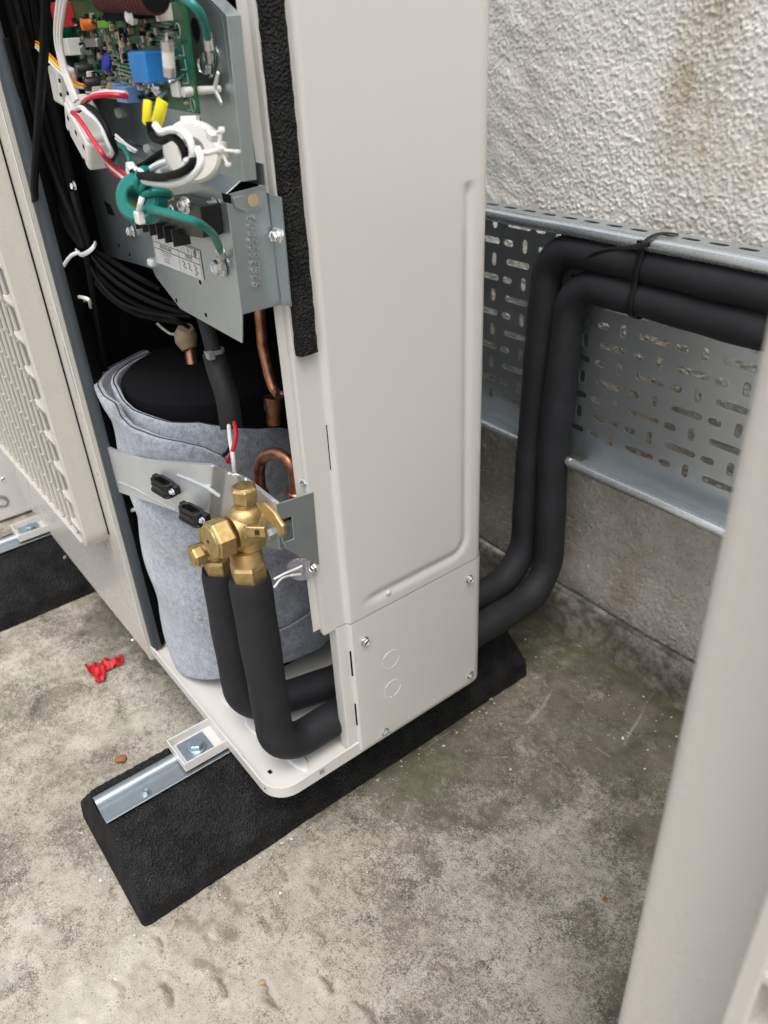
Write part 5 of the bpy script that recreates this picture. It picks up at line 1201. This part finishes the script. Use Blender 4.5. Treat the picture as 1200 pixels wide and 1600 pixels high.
# small white tie through the earth ring and the one above it
ww([(-0.5275,0.2080,0.7326),(-0.5283,0.2060,0.7281),(-0.5404,0.2080,0.7199),(-0.5491,0.2120,0.7148)], .0019, 'wwire', 'tie_strap'); MB().box([(-0.5351,0.2065,0.7191)][0], (.007, .005, .008)).build('tie_knot', 'wwire', U, bevel=.0008)
MB().box([(-0.5890,0.2290,0.7403)][0], (.011, .006, .008), Matrix.Rotation(.5, 3, 'Y')).build('tie_knot', 'wwire', U, bevel=.001)
ww([(-0.5831,0.2280,0.7405),(-0.5694,0.2260,0.7428),(-0.5623,0.2250,0.7416),(-0.5700,0.2260,0.7374),(-0.5826,0.2280,0.7372)], .0018, 'wwire', 'tie_strap')
MB().prism([(-0.6126,0.2500,0.7333),(-0.5784,0.2500,0.7347),(-0.5766,0.2500,0.7192),(-0.5862,0.2500,0.7172),(-0.6142,0.2500,0.7205)], (0, .001, 0)).build('yellow_tab', 'yellow', U)

# --- black harness on the left, gathered by a tie and fanning out to the right
def harness(pts, r, mat='cable'): return ww(pts, r, mat, 'cable', n=10)
harness([(-0.6380,0.2150,0.8592),(-0.6514,0.2150,0.8418),(-0.6686,0.2150,0.8232),(-0.7018,0.2170,0.7985),(-0.7499,0.2200,0.7651),(-0.7923,0.2220,0.7322),(-0.8280,0.2240,0.7036),(-0.8661,0.2320,0.6830),(-0.8850,0.2400,0.6695),(-0.8892,0.2480,0.6601)], .0036)
for j, (pts, r) in enumerate((
    ([(-0.8529,0.2500,0.8721),(-0.8511,0.2500,0.8246),(-0.8540,0.2520,0.7625),(-0.8549,0.2560,0.6939),(-0.8400,0.2580,0.6415)], .0046), ([(-0.8445,0.2550,0.8716),(-0.8455,0.2550,0.8243),(-0.8479,0.2560,0.7624),(-0.8493,0.2580,0.6942),(-0.8424,0.2600,0.6407)], .0044),
    ([(-0.8359,0.2620,0.8710),(-0.8501,0.2620,0.8240),(-0.8521,0.2620,0.7617),(-0.8503,0.2620,0.6935),(-0.8427,0.2620,0.6403)], .0052), ([(-0.8310,0.2680,0.8706),(-0.8476,0.2680,0.8237),(-0.8460,0.2660,0.7616),(-0.8448,0.2640,0.6938),(-0.8366,0.2620,0.6413)], .0050),
    ([(-0.8639,0.2720,0.8238),(-0.8649,0.2700,0.7714),(-0.8608,0.2680,0.7269),(-0.8400,0.2620,0.6827),(-0.8271,0.2600,0.6419)], .0048), ([(-0.8113,0.2420,0.8336),(-0.8317,0.2440,0.7798),(-0.8441,0.2500,0.7179),(-0.8295,0.2540,0.6660),(-0.8229,0.2540,0.6449)], .0034),
    ([(-0.8366,0.2360,0.8250),(-0.8419,0.2380,0.7800),(-0.8632,0.2460,0.7167),(-0.8516,0.2520,0.6633),(-0.8260,0.2540,0.6457)], .0030))):
    harness(pts, r, 'cable' if j % 3 else 'matt')
for j, (pts, r) in enumerate((
    ([(-0.8369,0.2580,0.6407),(-0.8261,0.2620,0.6194),(-0.8052,0.2700,0.6022),(-0.7747,0.2820,0.5909),(-0.7438,0.2960,0.5866),(-0.7139,0.3080,0.5879)], .0024), ([(-0.8352,0.2600,0.6406),(-0.8141,0.2640,0.6244),(-0.7855,0.2720,0.6102),(-0.7563,0.2840,0.5995),(-0.7339,0.2980,0.5922),(-0.7079,0.3100,0.5926)], .0026),
    ([(-0.8439,0.2640,0.6385),(-0.8100,0.2680,0.6281),(-0.7792,0.2760,0.6157),(-0.7557,0.2900,0.6034),(-0.7333,0.3050,0.5945)], .0024), ([(-0.8322,0.2550,0.6407),(-0.8289,0.2580,0.6152),(-0.8137,0.2660,0.5941),(-0.7828,0.2780,0.5821),(-0.7485,0.2920,0.5800),(-0.7309,0.3040,0.5779)], .0024),
    ([(-0.8241,0.2550,0.6420),(-0.8147,0.2580,0.6152),(-0.7921,0.2660,0.5960),(-0.7632,0.2780,0.5891),(-0.7259,0.2920,0.5877),(-0.7204,0.3060,0.5754)], .0020), ([(-0.8516,0.2680,0.6378),(-0.8086,0.2720,0.6332),(-0.7689,0.2800,0.6230),(-0.7512,0.2960,0.6093)], .0026))):
    harness(pts, r)
for j, (pts, r, mt) in enumerate((
    ([(-0.8593,0.2620,0.6351),(-0.8931,0.2640,0.5894),(-0.9130,0.2660,0.5333),(-0.9480,0.2700,0.4584),(-0.9952,0.2760,0.3595)], .0056, 'matt'), ([(-0.8170,0.2550,0.6419),(-0.8315,0.2560,0.6033),(-0.8479,0.2580,0.5583),(-0.8788,0.2620,0.4894),(-0.9287,0.2700,0.3860)], .0036, 'cable'),
    ([(-0.8988,0.2700,0.6272),(-0.9444,0.2720,0.5776),(-0.9817,0.2760,0.4977),(-1.0246,0.2800,0.3955)], .0048, 'cable'))):
    harness(pts, r, mt)
tie2 = V_([(-0.8404,0.2520,0.6406),(-0.8130,0.2470,0.6416),(-0.7831,0.2450,0.6493),(-0.7722,0.2480,0.6552),(-0.7857,0.2550,0.6554)])
ww(tie2, .0022, 'wwire', 'harness_tie', squash=((0, 1, 0), .5)); ww([(-0.8184,0.2480,0.6430),(-0.8255,0.2420,0.6399),(-0.8395,0.2380,0.6307),(-0.8565,0.2350,0.6174),(-0.8726,0.2340,0.6033)], .0019, 'wwire', 'harness_tie')
ww([(-0.8726,0.2340,0.6033),(-0.8646,0.2340,0.6108)], .0030, 'wwire', 'harness_tie')
MB().box([(-0.8756,0.2520,0.5837)][0], (.026, .012, .006), Matrix.Rotation(-.1, 3, 'Y')).build('harness_clip', 'white', U, bevel=.0015)
ww([(-0.8939,0.2480,0.5815),(-0.8531,0.2460,0.5918),(-0.8271,0.2480,0.5940),(-0.8515,0.2560,0.5789)], .0020, 'white', 'harness_clip')
ww([(-0.9180,0.2500,0.2971),(-0.8712,0.2460,0.3183),(-0.8221,0.2440,0.3462),(-0.8243,0.2500,0.3436)], .0024, 'white', 'tie_strap')
for p in [(-0.7742,0.2450,0.7095)]: screw(p, (0, -1, 0), .0032, U)
# hanging felted harness below the bracket
MB().tube(spline([(-0.9006,0.2550,0.2854),(-0.9085,0.2560,0.2353),(-0.9173,0.2580,0.1813),(-0.9213,0.2600,0.1385)], 6), .0085, 12, squash=((.3, .95, 0), .5)).build('hanging_sleeve', 'sleeve', U)
# things seen down the gap on the right of the board
MB().prism([(-0.6365,0.3450,0.8174),(-0.6216,0.3450,0.8163),(-0.6209,0.3450,0.7394),(-0.6322,0.3450,0.7367)], (0, .004, 0)).build('gap_rail', 'paint', U)
MB().tube(spline([(-0.6030,0.3400,0.7954),(-0.5937,0.3350,0.7832),(-0.5926,0.3350,0.7659),(-0.6004,0.3400,0.7538)], 5), [.004 + .003 * math.sin(k * 1.1) ** 2 for k in range(16)], 10).build('gap_cable', 'black', U)
MB().box([(-0.6106,0.3400,0.7454)][0], (.012, .010, .020)).build('gap_connector', 'black', U, bevel=.002)
for p in [(-0.6203,0.3350,0.7773),(-0.6188,0.3350,0.7684),(-0.6179,0.3350,0.7575),(-0.6185,0.3350,0.7520)]: MB().lathe([(.0022, 0), (.0015, .004)], p, (.2, -1, 0), 10).build('gap_rivet', 'white', U)

# ================================================================== NEIGHBOURING UNIT, close by on the right
N = thing('heat_pump_unit', (.35, .38, .108), 'cream heat pump unit standing close by, only its rounded corner and guard edge in view', 'heat pump')
x0, x1, y0, y1 = -.108, .82, .2130, .5420
def rbody(x0, x1, y0, y1, r):
    out = []
    for cx, cy, a0 in ((x0 + r, y0 + r, 180), (x1 - r, y0 + r, 270), (x1 - r, y1 - r, 0), (x0 + r, y1 - r, 90)):
        for k in range(9): a = R(a0 + 90 * k / 8); out.append((cx + r * math.cos(a), cy + r * math.sin(a)))
    return out
MB().prism([(x, y, .112) for x, y in rbody(x0, x1, y0, y1, .009)], (0, 0, ZTOP - .112)).build('casing', 'paint_front_shade', N, smooth=40)
MB().prism([(x, y, .100) for x, y in rbody(x0 - .003, x1 + .003, y0 - .003, y1 + .003, .02)], (0, 0, .0118)).build('base_pan', 'paint', N, smooth=40)
MB().prism([(x, y, ZTOP + .0002) for x, y in rbody(x0 - .003, x1 + .003, y0 - .003, y1 + .003, .02)], (0, 0, .012)).build('top_panel', 'paint', N, smooth=40)
gx0, gx1, gz0, gz1 = -.0500, .50, .27, 1.0
cx_, cz_, wg, hg = (gx0 + gx1) / 2, (gz0 + gz1) / 2, (gx1 - gx0) / 2, (gz1 - gz0) / 2
og = [(cx_ + a, cz_ + b) for a, b in rrect(wg, hg, .03, 8)]; ig = [(cx_ + a, cz_ + b) for a, b in rrect(wg - .0075, hg - .0075, .024, 8)]
m = MB(); n = len(og); V = [(x, y0 - .0004, z) for x, z in og] + [(x, y0 - .033, z) for x, z in og] + [(x, y0 - .033, z) for x, z in ig] + [(x, y0 - .006, z) for x, z in ig]
ng = m.add(V, [(k * n + i, k * n + (i + 1) % n, (k + 1) * n + (i + 1) % n, (k + 1) * n + i) for k in range(3) for i in range(n)]).build('fan_guard', 'paint_front_shade', N, smooth=40, bevel=.001)
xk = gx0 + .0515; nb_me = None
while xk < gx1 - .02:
    if nb_me is None: b = MB().span((-.0017, 0, -hg + .009), (.0017, .0045, hg - .009)).build('grille_bar', 'paint_front_shade', ng); nb_me = b
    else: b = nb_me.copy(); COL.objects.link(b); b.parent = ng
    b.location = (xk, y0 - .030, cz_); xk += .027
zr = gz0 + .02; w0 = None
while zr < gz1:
    if w0 is None: b = MB().box((0, .010, 0), (.0440, .020, .004)).build('cell_web', 'paint_front_shade', ng); w0 = b
    else: b = w0.copy(); COL.objects.link(b); b.parent = ng
    b.location = (gx0 + .0295, y0 - .0320, zr); zr += .0415
# panel standing beyond the far foot
K = thing('loose_panel', (-1.56, .20, 0), 'pale removed panel with a rounded grip standing beyond the far rubber foot', 'panel')
kp = MB().prism([(-1.555, .02, .004), (-1.555, .40, .004), (-1.60, .40, .30), (-1.60, .02, .30)], (-.02, 0, 0)).build('panel_sheet', 'paint', K, bevel=.004)
g1 = V_([(-1.5600,0.1987,0.0576),(-1.5600,0.2112,0.0496),(-1.5600,0.2130,0.0384),(-1.5600,0.2073,0.0317),(-1.5600,0.1924,0.0363)]); MB().tube(g1, .0028, 8).build('grip_rim', 'grey', kp)
screw([(-1.5700,0.2194,0.0849)][0], (1, 0, .1), .0045, kp)
MB().prism([(-1.5720,0.2243,0.1041),(-1.5720,0.2321,0.1011),(-1.5720,0.2332,0.0876),(-1.5720,0.2223,0.0888)], (-.002, 0, 0)).build('warning_sticker', 'yellow', kp)
